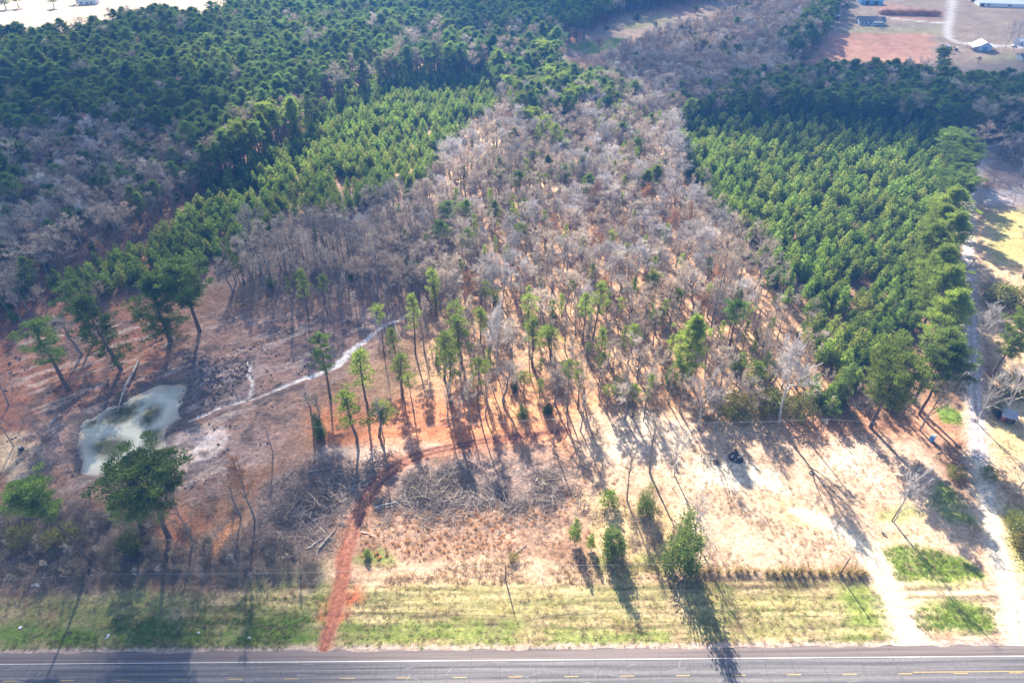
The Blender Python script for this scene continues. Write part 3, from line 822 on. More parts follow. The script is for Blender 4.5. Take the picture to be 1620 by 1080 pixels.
def bare(seed, h, R, fork=.35, limbs=9, sub=5, fine=5, twigs=7, tw=.055, upr=.9, lean=.05):
    r = np.random.default_rng(seed); T = Tree()
    n = 8; zs = np.linspace(0, h * .86, n); ang = r.uniform(0, 6.3)
    off = r.normal(0, h * .010, (n, 2)).cumsum(0) + np.outer(zs * lean, [math.cos(ang), math.sin(ang)]); off -= off[0]
    tp = np.column_stack([off, zs]); r0 = h * .012 + .06
    rr = np.concatenate([[r0 * 1.4], r0 * (1 - np.linspace(0, .93, n)) ** .8 + .02])
    T.wood(np.vstack([[0, 0, -.6], tp]), rr, 6)
    def grow(b, d, L, k=4, up=.25, w=.12):
        p = [b]; d = d / np.linalg.norm(d)
        for i in range(k):
            d = d + r.normal(0, w, 3) + np.array([0, 0, up / k]); d /= np.linalg.norm(d)
            p.append(p[-1] + d * L / k)
        return np.array(p), d
    def side(d, ang):
        x = np.cross(d, r.normal(size=3)); x /= np.linalg.norm(x)
        return d * math.cos(ang) + x * math.sin(ang)
    tc, td, tl, tt = [], [], [], []
    for i in range(limbs + 1):
        top = i == limbs
        u = 1.0 if top else (i + r.uniform(0, .9)) / limbs
        z = h * (fork + (.86 - fork) * u); b = np.array([np.interp(z, zs, tp[:, 0]), np.interp(z, zs, tp[:, 1]), z])
        a = i * 2.39996 + r.normal(0, .4); tilt = math.radians(r.uniform(28, 62)) * (1 - .45 * u) / upr
        d = np.array([0, 0, 1.0]) if top else np.array([math.cos(a) * math.sin(tilt), math.sin(a) * math.sin(tilt), math.cos(tilt)])
        L = h * .16 if top else R * (1.25 - .45 * u) * r.uniform(.75, 1.15)
        p, d = grow(b, d, L); T.wood(p, np.linspace(max(.06, r0 * .55 * (1.1 - .5 * u)), .04, len(p)), 4)
        for j in range(sub):
            q = r.uniform(.25, 1.0); b2 = p[0] + 0; k = q * (len(p) - 1); k0 = min(int(k), len(p) - 2); b2 = p[k0] + (p[k0 + 1] - p[k0]) * (k - k0)
            p2, d2 = grow(b2, side(d, r.uniform(.4, .95)), L * r.uniform(.35, .6), 3, .35)
            T.wood(p2, np.linspace(.06, .025, len(p2)), 3)
            for f in range(fine):
                k0 = r.integers(0, len(p2) - 1); b3 = p2[k0] + (p2[k0 + 1] - p2[k0]) * r.uniform(0, 1)
                d3 = side(d2, r.uniform(.3, .9)) + np.array([0, 0, .25]); L3 = L * r.uniform(.16, .32)
                d3 /= np.linalg.norm(d3)
                tc.append(b3 + d3 * L3 / 2); td.append(d3); tl.append(L3); tt.append(1.5)
                for w in range(twigs):
                    d4 = side(d3, r.uniform(.25, 1.0)) + np.array([0, 0, .2]); d4 /= np.linalg.norm(d4); L4 = r.uniform(.45, 1.15)
                    tc.append(b3 + d3 * L3 * r.uniform(.2, 1.0) + d4 * L4 / 2); td.append(d4); tl.append(L4); tt.append(1.0)
    tc, td, tl, tt = np.array(tc), np.array(td), np.array(tl), np.array(tt)
    T.leaf(tc, td, tl, tw * tt * r.uniform(.8, 1.3, len(tl)), np.clip(r.normal(.5, .22, len(tl)), 0, 1), r)
    return T

def bush(seed, h, R, clumps, per, leaf=(.30, .14), cone=0.0, stems=4, up=.3, lobes=1):
    """dense evergreen or leafy shrub; CONE 0 round .. 1 pointed"""
    r = np.random.default_rng(seed); T = Tree()
    for i in range(stems):
        a = r.uniform(0, 6.3); q = R * r.uniform(.1, .5)
        T.wood([(0, 0, -.2), (math.cos(a) * q * .4, math.sin(a) * q * .4, h * .4), (math.cos(a) * q, math.sin(a) * q, h * r.uniform(.6, .85))], [.03 + h * .008, .03, .012], 4)
    for i in range(clumps):
        u = r.uniform(0, 1) ** (1 + .6 * cone); z = h * (.08 + .92 * u)
        li = i % lobes; lr = 1.0 if lobes == 1 else (.62, .5, .42, .36, .45)[li % 5]; lh = (1.0, .78, .62, .50, .70)[li % 5] if lobes > 1 else 1.0; la = li * 2.2 + seed
        lo = np.array([math.cos(la), math.sin(la), 0]) * R * (.0 if li == 0 else .62); z *= lh
        rad = lr * R * ((1 - cone) * math.sqrt(max(.03, 1 - (2 * u * .95 - .85) ** 2)) + cone * (1 - u) ** .8 + .05)
        a = r.uniform(0, 6.3); q = rad * math.sqrt(r.uniform(.15, 1.0)) * r.uniform(.8, 1.12)
        c = np.array([math.cos(a) * q, math.sin(a) * q, z]) + lo; m = max(5, int(per * r.uniform(.5, 1.4)))
        o = r.normal(0, 1, (m, 3)) * (.13 * R + .10) * r.uniform(.6, 1.4)
        t = r.uniform(.1, .9)
        T.leaf(c + o, o * 1.0 + c * np.array([.5, .5, 0]) / (R + .01) + np.array([0, 0, up]) + r.normal(0, .3, (m, 3)), leaf[0] * r.uniform(.6, 1.4, m), leaf[1] * r.uniform(.6, 1.4, m), t + r.normal(0, .15, m), r, o / (.16 * R + .1) + (c - np.array([0, 0, h * .45])) / (R + .1) * 1.1 if leaf[1] > .08 else None)
    return T

dome = lambda u: (0.50 + 0.55 * math.sin(math.pi * min(u * 1.05, 1) ** .8)) * (1 - u ** 4) ** .7 + .06
umbrella = lambda u: (0.30 + 0.85 * u ** .6) * (1 - u ** 5) ** .6 + .05
column = lambda u: (0.75 + .25 * math.sin(3 * u)) * (1 - u ** 3) + .10
spire = lambda u: (1 - u) ** .6 * .95 + .12

PROTO = {}
def reg(kind, trees, bark, leafm):
    PROTO[kind] = [(t.meshes(kind, bark, leafm), h, R) for t, h, R in trees]
reg('pine', [(pine(10 + i, 24, cb, R, lm, 2, 46, pf, (.66, .20), .65, (.8, 1.3)), 24, R) for i, (cb, R, lm, pf) in enumerate([(.54, 4.0, 46, dome), (.58, 4.4, 44, dome), (.50, 3.7, 48, dome), (.60, 4.2, 42, dome), (.55, 3.9, 42, dome), (.46, 4.0, 50, dome)])], M_BARK_PINE, M_NEEDLE)
reg('big_pine', [(pine(30 + i, 24, cb, R, lm, 3, 84, pf, (.50, .17), .6, (.75, 1.25)), 24, R) for i, (cb, R, lm, pf) in enumerate([(.54, 5.6, 80, umbrella), (.45, 5.2, 70, umbrella), (.36, 5.4, 84, dome), (.66, 4.6, 44, umbrella)])], M_BARK_PINE, M_NEEDLE_RAGGED)
reg('bright_pine', [(pine(35 + i, 24, cb, R, lm, 3, 78, pf, (.50, .16), .65, (.75, 1.2)), 24, R) for i, (cb, R, lm, pf) in enumerate([(.30, 5.2, 92, dome), (.38, 5.6, 80, umbrella), (.22, 4.6, 92, column)])], M_BARK_PINE, M_NEEDLE_BRIGHT)
reg('ragged_pine', [(pine(40 + i, 24, cb, R, lm, 3, 56, pf, (.52, .15), .6, (.6, 1.05), .05, .2), 24, R) for i, (cb, R, lm, pf) in enumerate([(.16, 3.4, 46, column), (.14, 3.2, 50, column), (.42, 3.8, 28, umbrella), (.30, 3.6, 36, column)])], M_BARK_PINE, M_NEEDLE_RAGGED)
reg('slender', [(pine(50 + i, 20, cb, R, lm, 2, 34, pf, (.50, .14), .7, (.5, .85), .03), 20, R) for i, (cb, R, lm, pf) in enumerate([(.62, 1.9, 20, dome), (.45, 1.7, 24, column), (.68, 2.2, 18, umbrella), (.35, 1.5, 26, column), (.55, 2.0, 20, dome)])], M_BARK_PINE, M_NEEDLE_BRIGHT)
reg('young', [(young_pine(60 + i, 8, R, rg, 15, (.70, .22)), 8, R) for i, (R, rg) in enumerate([(2.2, 9), (2.4, 9), (2.0, 10), (2.3, 8), (2.1, 9), (2.5, 8)])], M_BARK_PINE, M_NEEDLE_YOUNG)
reg('bare', [(bare(70 + i, 19, R, fk, lm, 5, 6, 7, .046), 19, R) for i, (R, fk, lm) in enumerate([(5.0, .32, 8), (4.4, .40, 7), (5.6, .26, 9), (3.6, .48, 8), (4.2, .38, 7), (4.8, .35, 9), (6.0, .22, 8), (3.2, .5, 9)])], M_BARK_GREY, M_TWIG)
reg('pale_bare', [(bare(80 + i, 19, R, fk, 10, 6, 6, 8, .06), 19, R) for i, (R, fk) in enumerate([(5.6, .34), (5.0, .42), (5.4, .30)])], M_BARK_PALE, M_TWIG_PALE)
reg('thin_bare', [(bare(90 + i, 16, R, fk, 7, 4, 4, 5, .05, 1.2), 16, R) for i, (R, fk) in enumerate([(2.2, .45), (1.8, .5), (2.6, .4)])], M_BARK_GREY, M_TWIG)
reg('bud_bare', [(bare(95, 16, 4.2, .3, 9, 5, 5, 7, .06, 1.1), 16, 4.2)], M_BARK_GREY, M_TWIG_BUD)
reg('open_bare', [(bare(97 + i, 13, 5.5, .22, 9, 5, 4, 4, .045, .85), 13, 5.5) for i in range(2)], M_BARK_PALE, M_TWIG_PALE)
reg('cedar', [(bush(110 + i, 7, R, 150, 34, (.32, .13), cn, 3, .6, (4, 3, 5, 4)[i]), 7, R) for i, (R, cn) in enumerate([(1.9, .7), (1.6, .8), (2.3, .35), (2.0, .55)])], M_BARK_PINE, M_CEDAR)
reg('shrub', [(bush(120 + i, 3, R, 70, 30, (.28, .13), 0, 4, .3), 3, R) for i, R in enumerate([1.7, 1.4, 2.0])], M_BARK_GREY, M_SHRUB)
reg('bramble', [(bush(130 + i, 2.2, R, 30, 22, (.85, .045), 0, 3, .4), 2.2, R) for i, R in enumerate([2.0, 1.6, 2.3])], M_BARK_GREY, M_BRAMBLE)

R_ = random.Random(5)
FIRST = {}      # (kind, variant) -> the trunk and crown objects first placed

def plant(name, kind, loc, h, label, cat, group=None, width=None, var=None, rz=None, tilt=None):
    var = R_.randrange(len(PROTO[kind])) if var is None else var % len(PROTO[kind])
    (mt, mc), h0, r0 = PROTO[kind][var]
    s = h / h0; w = s if width is None else width / (2 * r0)
    t = thing(name, label, cat, loc, R_.uniform(0, 6.28) if rz is None else rz, group)
    t.scale = (w, w, s)
    if tilt: t.rotation_euler = (tilt[0], tilt[1], t.rotation_euler[2])
    a = link('trunk', mt, t); b = link('crown', mc, t)
    FIRST.setdefault((kind, var), (a, b))
    return t

def h_from(px, py, ty):
    """height of something standing at pixel (px, py) whose top shows at row ty"""
    b = np.array(G(px, py)); lo, hi = 0.1, 60
    for _ in range(40):
        m = (lo + hi) / 2
        if to_px(b + np.array([0, 0, m]))[1] > ty: lo = m
        else: hi = m
    return lo

def hero(name, kind, px, py, ty, label, cat, wpx=None, group=None, k=.94, var=None, rz=None, tilt=None):
    loc = G(px, py)
    h = h_from(px, py, ty) * k
    w = None
    if wpx:
        d = loc.y * CP - (h * .7 - CAM_H) * SP
        w = wpx * d / FPX
    HERO_XY.append((loc.x, loc.y))
    return plant(name, kind, loc, h, label, cat, group, w, var, rz, tilt)
HERO_XY = []

# ---------------------------------------------------------------- single trees the photo shows
PT, BT, SL = 'pine tree', 'bare tree', 'pine tree'
hero('pine_tree', 'ragged_pine', 109, 617, 506, 'leaning sparse pine on the red bank, nearest the pond on its far side', PT, 76, var=2)
hero('pine_tree', 'ragged_pine', 192, 585, 462, 'tall narrow pine clothed in needles nearly to the ground above the pond snag', PT, 66, var=0)
hero('pine_tree', 'ragged_pine', 152, 537, 444, 'flat topped pine half hidden behind the tall narrow pine on the red bank', PT, 66, var=2)
hero('pine_tree', 'ragged_pine', 270, 539, 424, 'pale green pine with drooping shaggy limbs left of the wide crowned pine', PT, 74, var=1)
hero('pine_tree', 'big_pine', 316, 524, 408, 'wide crowned dark pine standing alone at the young plantation edge', PT, 96, var=1)
hero('pine_tree', 'big_pine', 268, 852, 709, 'largest near pine, broad deep green crown over the pond corner', PT, 138, var=0, k=.81)
hero('pine_tree', 'big_pine', 146, 890, 752, 'dark pine with leaning trunk in the brambly bank left of the largest near pine', PT, 84, var=3, rz=0, tilt=(.0, -.14), k=.88)
hero('pine_tree', 'ragged_pine', 230, 838, 765, 'low half hidden pine tucked under the largest near pine', PT, 60, var=3)
hero('pine_tree', 'ragged_pine', 523, 630, 524, 'lone pine with tufted top in front of the white creek bed', PT, 46, var=2)
hero('pine_tree', 'bright_pine', 1377, 676, 557, 'big pale green spreading pine behind the blue toilet cabin', PT, 108, var=1)
hero('pine_tree', 'big_pine', 1454, 655, 532, 'dense dark round topped pine beside the gravel lane bend', PT, 76, var=2)
hero('pine_tree', 'pine', 1444, 636, 512, 'round pine crown behind the dense dark pine by the lane', PT, 62, var=0)
hero('pine_tree', 'bright_pine', 1078, 606, 490, 'tall bright green pine alone among bare hardwoods', PT, 54, var=2)
hero('pine_tree', 'pine', 1153, 554, 472, 'dark tufted pine between bare hardwoods near the plantation corner', PT, 46, var=3)
hero('pine_tree', 'bright_pine', 1567, 595, 502, 'lone leaning pine right of the gravel lane on orange ground', PT, 60, var=1, rz=0, tilt=(0, .12))
for i, (x, y, t, w) in enumerate([(1508, 560, 452, 82), (1496, 522, 412, 84), (1500, 490, 385, 80), (1486, 458, 352, 76), (1507, 436, 328, 78), (1496, 408, 316, 72), (1512, 384, 288, 74), (1520, 352, 272, 62), (1521, 326, 256, 62), (1524, 302, 238, 58), (1530, 284, 214, 66), (1512, 264, 203, 60)]):
    lab = ['nearest of the tall pines lining the gravel lane', 'second pine of the lane row counted from the highway end', 'third pine of the lane row counted from the highway end', 'sunlit pine in the middle of the lane row, fourth from the highway', 'yellow green pine in the middle of the lane row, fifth from the highway', 'bright yellow green pine where the visible lane begins',
           'bright round pine at the sunlit top of the lane row', 'dark shaded pine just past the sunlit top of the lane row', 'shaded lane row pine beside the grey open yard', 'shaded lane row pine near the bend of the lane', 'broad dark pine at the lane bend by the open yard', 'far shaded pine closing the lane row'][i]
    x = 810 + (x - 4 - 810) * (1900 - y) / (1900 - t - .3 * (y - t))
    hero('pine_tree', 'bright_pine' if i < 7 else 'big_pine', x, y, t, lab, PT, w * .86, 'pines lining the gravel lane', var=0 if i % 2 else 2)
for i, (x, y, t, w, lab) in enumerate([
    (488, 505, 425, 20, 'thin bright young pine behind the creek, left one of a loose pair'), (518, 497, 432, 18, 'thin bright young pine behind the creek, right one of a loose pair'),
    (387, 452, 402, 24, 'small conical pine at the edge of the red bank woods'),
    (582, 648, 546, 36, 'tall twin topped pine right of the lone creek pine'), (608, 562, 480, 22, 'slim pine leaning over the white creek bed'), (632, 590, 516, 20, 'short slim pine by the white pole'),
    (657, 560, 466, 24, 'slim pine at the head of the white creek'), (703, 600, 522, 36, 'bushy topped pine in the front row of the central woods'), (730, 575, 500, 32, 'dark green pine in the left clump of central pines'),
    (722, 545, 476, 26, 'rear pine of the left clump of central pines'), (760, 543, 490, 26, 'right hand pine of the left clump of central pines'), (779, 505, 458, 28, 'bright pine just left of the white crowned hardwood'),
    (758, 652, 560, 26, 'tall pale pine with low needles above the red clay belt'), (712, 640, 548, 36, 'shaggy pine with needles to the ground above the red clay belt'), (770, 630, 570, 20, 'short thin pine beside the tall pale pine'),
    (837, 560, 466, 28, 'tall dark tufted pine right of the white crowned hardwood'), (842, 580, 496, 24, 'slim pine close in front of the tall dark tufted pine'), (872, 570, 516, 34, 'low spreading pine in the middle of the central woods'),
    (938, 535, 444, 26, 'tall dark pine in the sunlit upper woods'), (922, 545, 460, 24, 'yellow green pine beside the tall dark upper woods pine'), (898, 652, 570, 26, 'pale pine standing behind the mid field pole'),
    (914, 646, 588, 24, 'short bright pine right of the mid field pole'), (950, 596, 518, 18, 'needle thin pine in the centre right woods'), (993, 575, 512, 24, 'slim green pine in the centre right woods'),
    (1022, 486, 430, 24, 'tufted pine high in the sunlit hardwoods'), (1036, 528, 488, 22, 'short tufted pine below the high tufted one'), (600, 690, 640, 40, 'feathery pale pine at the clay belt by the mid line'),
    (637, 625, 556, 30, 'feathery thin pine behind the clay belt'), (565, 700, 620, 34, 'ragged small pine on the bank left of the clay belt'), (655, 655, 592, 22, 'slim yellowish pine in the clay belt edge'),
    (830, 640, 590, 24, 'small yellowish pine left of the mid field pole'), (1000, 660, 612, 26, 'small bright pine at the sandy clearing edge'), (960, 655, 610, 20, 'thin bright pine at the sandy clearing corner'),
    (1180, 640, 575, 32, 'bright saplings pine right of the centre by the thicket'), (1060, 512, 455, 20, 'thin pine in the sunlit slope by the long shadows'), (820, 410, 350, 22, 'dark thin pine high in the grey hardwoods'),
    (690, 500, 425, 24, 'dark pine behind the head of the creek'), (745, 430, 360, 26, 'dark pine in the shaded grey hardwoods'), (860, 250, 180, 26, 'tall dark pine in the far bright hardwoods'), (880, 268, 196, 24, 'second dark pine in the far bright hardwoods')]):
    hero('slender_pine', 'slender', x, y, t, lab, SL, w * 1.15, k=.97)
for i, (k, x, y, t, w, lab, g) in enumerate([
    ('pale_bare', 787, 594, 490, 46, 'white crowned hardwood standing out in the middle of the woods', None), ('pale_bare', 1232, 668, 548, 82, 'big pale forked hardwood at the sandy clearing edge', None),
    ('open_bare', 1103, 677, 600, 70, 'low spreading bare tree left of the roadside thicket', None), ('bare', 1123, 525, 400, 66, 'tall dark limbed hardwood above the long shadows', None),
    ('bare', 1187, 475, 382, 60, 'pale twigged hardwood against the plantation corner', None), ('bare', 1095, 500, 430, 60, 'broad bare hardwood left of the tall dark limbed one', None),
    ('bare', 1455, 680, 600, 62, 'leaning bare tree between the spreading pine and the toilet cabin', None), ('thin_bare', 608, 695, 625, 26, 'small forked bare tree on the red clay belt', None),
    ('bud_bare', 403, 822, 726, 56, 'orange budding tree beside the slash heap', None), ('thin_bare', 381, 818, 760, 30, 'thin bare tree left of the orange budding tree', None),
    ('bare', 305, 858, 765, 56, 'round grey bare tree right of the largest near pine', None), ('thin_bare', 1028, 748, 660, 30, 'dark thin leaning tree alone in the sandy clearing', None),
    ('open_bare', 1067, 752, 690, 62, 'spreading pale bare tree in the sandy clearing', None), ('open_bare', 1100, 850, 790, 62, 'low bare tree right of the tall roadside cedar', None),
    ('thin_bare', 992, 792, 712, 22, 'bare sapling by the pair of roadside cedars', None), ('open_bare', 1414, 826, 752, 52, 'white bare tree behind the leaning roadside pole', None),
    ('pale_bare', 1538, 565, 490, 46, 'pale bare tree overhanging the gravel lane', None), ('open_bare', 1545, 668, 590, 52, 'bare tree at the lane bend by the green patch', None),
    ('open_bare', 1590, 655, 575, 66, 'grey bare tree behind the red shed', None), ('open_bare', 1605, 780, 725, 56, 'bare tree right of the pale lane', None), ('bare', 1618, 440, 372, 60, 'bare tree in the yard right of the lane', None),
    ('open_bare', 1608, 290, 245, 34, 'dark bare tree in the grey open yard', None), ('open_bare', 1601, 325, 298, 36, 'low dark bare tree in the grey open yard', None), ('bare', 1548, 262, 196, 58, 'tall grey tree at the lane bend behind the row of pines', None),
    ('bare', 14, 640, 590, 40, 'dark forked bare tree on the red bank edge', None), ('bare', 400, 400, 325, 66, 'pale grey hardwood before the left plantation', None), ('bare', 597, 472, 372, 58, 'tall dark bare tree behind the creek', None),
    ('thin_bare', 495, 672, 610, 30, 'bent bare sapling below the creek', None), ('thin_bare', 510, 690, 620, 28, 'pair of bare poles left of the clay belt', None),
    ('thin_bare', 130, 560, 500, 40, 'dark bare tree between the red bank pines', None), ('bare', 1520, 440, 405, 44, 'round pale bare tree among the lane row pines', None)]):
    hero('bare_tree', k, x, y, t, lab, BT, w, g, k=.95)
for i, (k, x, y, t, w, lab) in enumerate([
    ('cedar', 1072, 893, 783, 78, 'tall dense cedar casting a long shadow over the highway verge'), ('cedar', 968, 880, 806, 48, 'yellow green cedar left of the tall dense cedar'), ('cedar', 1022, 812, 750, 36, 'slim dark cedar behind the roadside cedars'),
    ('cedar', 1064, 606, 560, 38, 'dark cedar in the centre right woods'), ('cedar', 985, 622, 580, 40, 'round cedar in the centre right woods'), ('cedar', 1205, 600, 545, 36, 'dark cedar by the plantation front corner'),
    ('cedar', 655, 440, 385, 36, 'dark green cedar in the shaded grey woods'), ('cedar', 505, 690, 640, 30, 'dull cedar below the bent bare sapling'), ('cedar', 1578, 655, 633, 26, 'small dark cedar beside the red shed'),
    ('cedar', 1165, 585, 548, 34, 'dull cedar right of the dark tufted pine'), ('cedar', 1325, 640, 560, 46, 'bright cedar at the foot of the plantation'), ('cedar', 125, 350, 305, 40, 'dark cedar in the left grey hollow')]):
    hero('cedar_tree', k, x, y, t, lab, 'cedar', w * .82, k=.72 if y < 885 and x < 970 else .78)
for i, (x, y, t, w, lab) in enumerate([(909, 858, 812, 20, 'bright little pine alone in the orange grass'), (934, 868, 838, 14, 'tiny pale pine right of the bright little one'), (962, 800, 770, 30, 'bushy little pine behind the yellow green cedar'), (582, 879, 866, 12, 'small green seedling pine beside the red track')]):
    hero('small_pine', 'young', x, y, t, lab, 'small pine', w * 1.1, k=.82)
for i, (k, x, y, t, w, lab) in enumerate([
    ('shrub', 1604, 838, 808, 36, 'green shrub right of the pale lane'), ('shrub', 1616, 870, 840, 40, 'olive shrub nearest the highway right of the lane'), ('shrub', 1150, 652, 615, 50, 'bright bush at the left end of the roadside thicket'),
    ('shrub', 1195, 655, 618, 50, 'yellow green bush in the middle of the roadside thicket'), ('shrub', 1218, 650, 610, 44, 'dark bush beside the big pale hardwood'), ('shrub', 1165, 662, 640, 40, 'tan bush at the front of the roadside thicket'),
    ('shrub', 1260, 662, 620, 44, 'tan bush behind the big pale hardwood'), ('shrub', 1508, 752, 738, 26, 'dark low shrub beside the thin lane post'), ('shrub', 1560, 755, 735, 24, 'small shrub at the lane side shadow'),
    ('shrub', 1580, 480, 445, 46, 'tan bush in the sun right of the lane'), ('shrub', 1610, 490, 450, 50, 'brown bush at the yard fence right of the lane'), ('shrub', 1600, 620, 590, 50, 'brown bush behind the red shed'),
    ('shrub', 100, 858, 832, 46, 'green shrub in the brambles below the leaning pine'), ('shrub', 40, 860, 830, 44, 'grey green shrub at the left of the bramble bank'), ('shrub', 210, 870, 842, 36, 'dull shrub under the near pines'), ('shrub', 812, 884, 874, 16, 'low dark shrub in front of the orange grass')]):
    hero('shrub', k, x, y, t, lab, 'shrub', w, k=.72)
# ---------------------------------------------------------------- woods
def in_poly(pts, poly): return poly_sd(pts[:, 0], pts[:, 1], poly) < 0

def sample(poly_px, zc, spacing, seed, jit=.42, keep=1.0, rows=None, edge=0.0):
    """jittered grid over an outline seen at crown height zc; ROWS: direction of planted rows"""
    poly = PP([(a, max(b, -55)) for a, b in poly_px], zc)
    r = np.random.default_rng(seed)
    lo, hi = poly.min(0), poly.max(0)
    sx, sy = (spacing, spacing * .87) if np.isscalar(spacing) else spacing
    c, R = (lo + hi) / 2, np.linalg.norm(hi - lo) / 2
    a, b = np.meshgrid(np.arange(-R, R, sx), np.arange(-R, R, sy)); a = a + (np.arange(a.shape[0])[:, None] % 2) * sx / 2 * (rows is None)
    p = np.stack([a.ravel(), b.ravel()], -1) + r.normal(0, 1, (a.size, 2)) * np.array([sx, sy]) * jit * .6
    th = rows or 0.0
    p = p @ np.array([(math.cos(th), math.sin(th)), (-math.sin(th), math.cos(th))]) + c
    m = (p[:, 0] > lo[0] - 9) & (p[:, 0] < hi[0] + 9) & (p[:, 1] > lo[1] - 9) & (p[:, 1] < hi[1] + 9); p = p[m]
    d = poly_sd(p[:, 0], p[:, 1], poly) + edge * (fbm(p[:, 0], p[:, 1], 20, 3, seed + 3) - .5) * 2
    p = p[d < 0]
    return p[r.random(len(p)) < keep]

HXY = np.array(HERO_XY)
def clear(p, dmin, lines=True):
    d = np.min(np.hypot(p[:, None, 0] - HXY[None, :, 0], p[:, None, 1] - HXY[None, :, 1]), axis=1)
    m = d > dmin
    if lines:
        m &= line_sd(p[:, 0], p[:, 1], LANE, LANE_W) > 2.0
        m &= line_sd(p[:, 0], p[:, 1], CREEK, CREEK_W) > 1.5
        m &= line_sd(p[:, 0], p[:, 1], FARM_ROAD, np.full(len(FARM_ROAD), 6)) > 3
    return p[m]

TREES = []    # (kind, x, y, height, zone)
def stand(zone, kinds, poly, zc, spacing, hr, seed, keep=1.0, rows=None, edge=4.0, dmin=2.0, jit=.42):
    p = clear(sample(poly, zc, spacing, seed, jit, keep, rows, edge), dmin)
    r = np.random.default_rng(seed + 1000)
    if zone in ('right', 'left'): p = p[fbm(p[:, 0], p[:, 1], 9, 3, seed + 71) < .71]
    ks = [k for k, w in kinds]; ws = np.array([w for k, w in kinds], float); ws /= ws.sum()
    ch = r.choice(len(ks), len(p), p=ws)
    # neighbours of a kind clump together
    hh = hr[0] + (hr[1] - hr[0]) * np.clip(.5 * r.random(len(p)) + .5 * fbm(p[:, 0], p[:, 1], 30, 2, seed), 0, 1)
    if zone not in ('right', 'left', 'fringe') and len(p) and hr[1] > 12.5:      # keep the view over the low plantations as open as it is in the photo
        ok = np.ones(len(p), bool)
        for q in (.30, .6, .98):
            px, py = to_px(np.column_stack([p, hh * q]))
            for pl in YOUNG_PX: ok &= poly_sd(px, py, pl) > 0
        p, ch, hh = p[ok], ch[ok], hh[ok]
    for (x, y), c, h in zip(p, ch, hh): TREES.append((ks[c], x, y, h * (.8 if ks[c] in ('cedar',) else 1), zone))

YOUNG_PX = [np.array(q, float) for q in ([(40, 448), (120, 400), (235, 350), (322, 288), (418, 242), (478, 206), (555, 146), (640, 124), (780, 118), (790, 150), (745, 190), (695, 232), (680, 268), (620, 282), (545, 312), (450, 328), (370, 375), (265, 418), (160, 445)], [(1090, 190), (1180, 184), (1300, 190), (1480, 198), (1488, 330), (1440, 520), (1420, 580), (1350, 585), (1320, 545), (1300, 490), (1262, 425), (1232, 375), (1172, 312), (1115, 270), (1105, 230)])]
ROWS_L = math.atan2(*(PP([(430, 440), (760, 150)])[1] - PP([(430, 440), (760, 150)])[0])[::-1])
ROWS_R = math.atan2(*(PP([(1490, 560), (1480, 200)])[1] - PP([(1490, 560), (1480, 200)])[0])[::-1])
# young plantations
stand('right', [('young', 1)], [(1075, 166), (1180, 164), (1300, 176), (1490, 184), (1500, 250), (1492, 330), (1475, 430), (1455, 520), (1430, 590), (1350, 605), (1300, 560), (1280, 500), (1235, 440), (1205, 390), (1150, 330), (1090, 280), (1078, 230)], 6, (5.0, 4.1), (5.8, 12.4), 1, rows=ROWS_R, edge=3, jit=.5, keep=.93)
stand('left', [('young', 1)], [(60, 450), (130, 415), (240, 370), (330, 296), (415, 250), (475, 212), (552, 144), (640, 124), (700, 116), (790, 116), (800, 150), (755, 190), (700, 235), (690, 280), (640, 285), (560, 320), (450, 335), (380, 385), (270, 425), (160, 450), (120, 470)], 6, (4.8, 3.9), (5.4, 11.0), 2, rows=ROWS_L, edge=4, jit=.5, keep=.95)
# tall pine forest behind
stand('west', [('pine', .95), ('bare', .05)], [(-260, 60), (0, 52), (110, 48), (200, 28), (330, 20), (440, -30), (420, -115), (900, -115), (960, 20), (880, 50), (700, 40), (640, 60), (560, 110), (420, 170), (300, 215), (130, 190), (0, 205), (-260, 240)], 15, 8.6, (16, 27), 3, edge=7)
stand('middle', [('pine', .72), ('bright_pine', .10), ('bare', .18)], [(420, 170), (560, 110), (640, 60), (700, 40), (880, 50), (890, 100), (800, 112), (720, 110), (600, 130), (520, 180), (440, 235), (330, 270), (290, 215)], 18, 8.4, (17, 28), 4, edge=8)
stand('north', [('pine', .8), ('bare', .2)], [(880, 60), (890, 100), (1010, 130), (960, 165), (900, 125), (800, 120), (760, 105)], 18, 7.5, (19, 25), 5)
stand('middle', [('cedar', .5), ('young', .5)], [(420, 235), (480, 195), (560, 128), (640, 108), (790, 104), (790, 122), (640, 128), (560, 150), (490, 214), (420, 258), (330, 300), (320, 280)], 5, 5.0, (8, 12), 31, edge=2)
stand('dark', [('cedar', .5), ('young', .5)], [(1090, 165), (1300, 160), (1490, 172), (1490, 188), (1300, 182), (1090, 184)], 5, 5.0, (8, 12), 32, edge=2)
# grey hardwood hollow, left
stand('hollow', [('bare', .72), ('pale_bare', .10), ('pine', .26), ('cedar', .08)], [(-260, 240), (0, 205), (130, 195), (300, 220), (330, 275), (260, 330), (160, 380), (70, 430), (0, 470), (-260, 500)], 11, 6.0, (13, 19), 6, edge=6)
stand('hollow', [('pine', .8), ('bare', .2)], [(-100, 235), (30, 235), (40, 290), (0, 320), (-100, 330)], 16, 7, (19, 23), 16)
stand('hollow', [('pine', 1)], [(310, 200), (380, 195), (370, 240), (320, 250)], 16, 7, (19, 23), 17)
stand('edge', [('cedar', .4), ('bare', .45), ('pine', .15)], [(-100, 430), (60, 430), (130, 455), (200, 450), (120, 500), (-20, 490), (-120, 520)], 6, 7, (9, 15), 7)
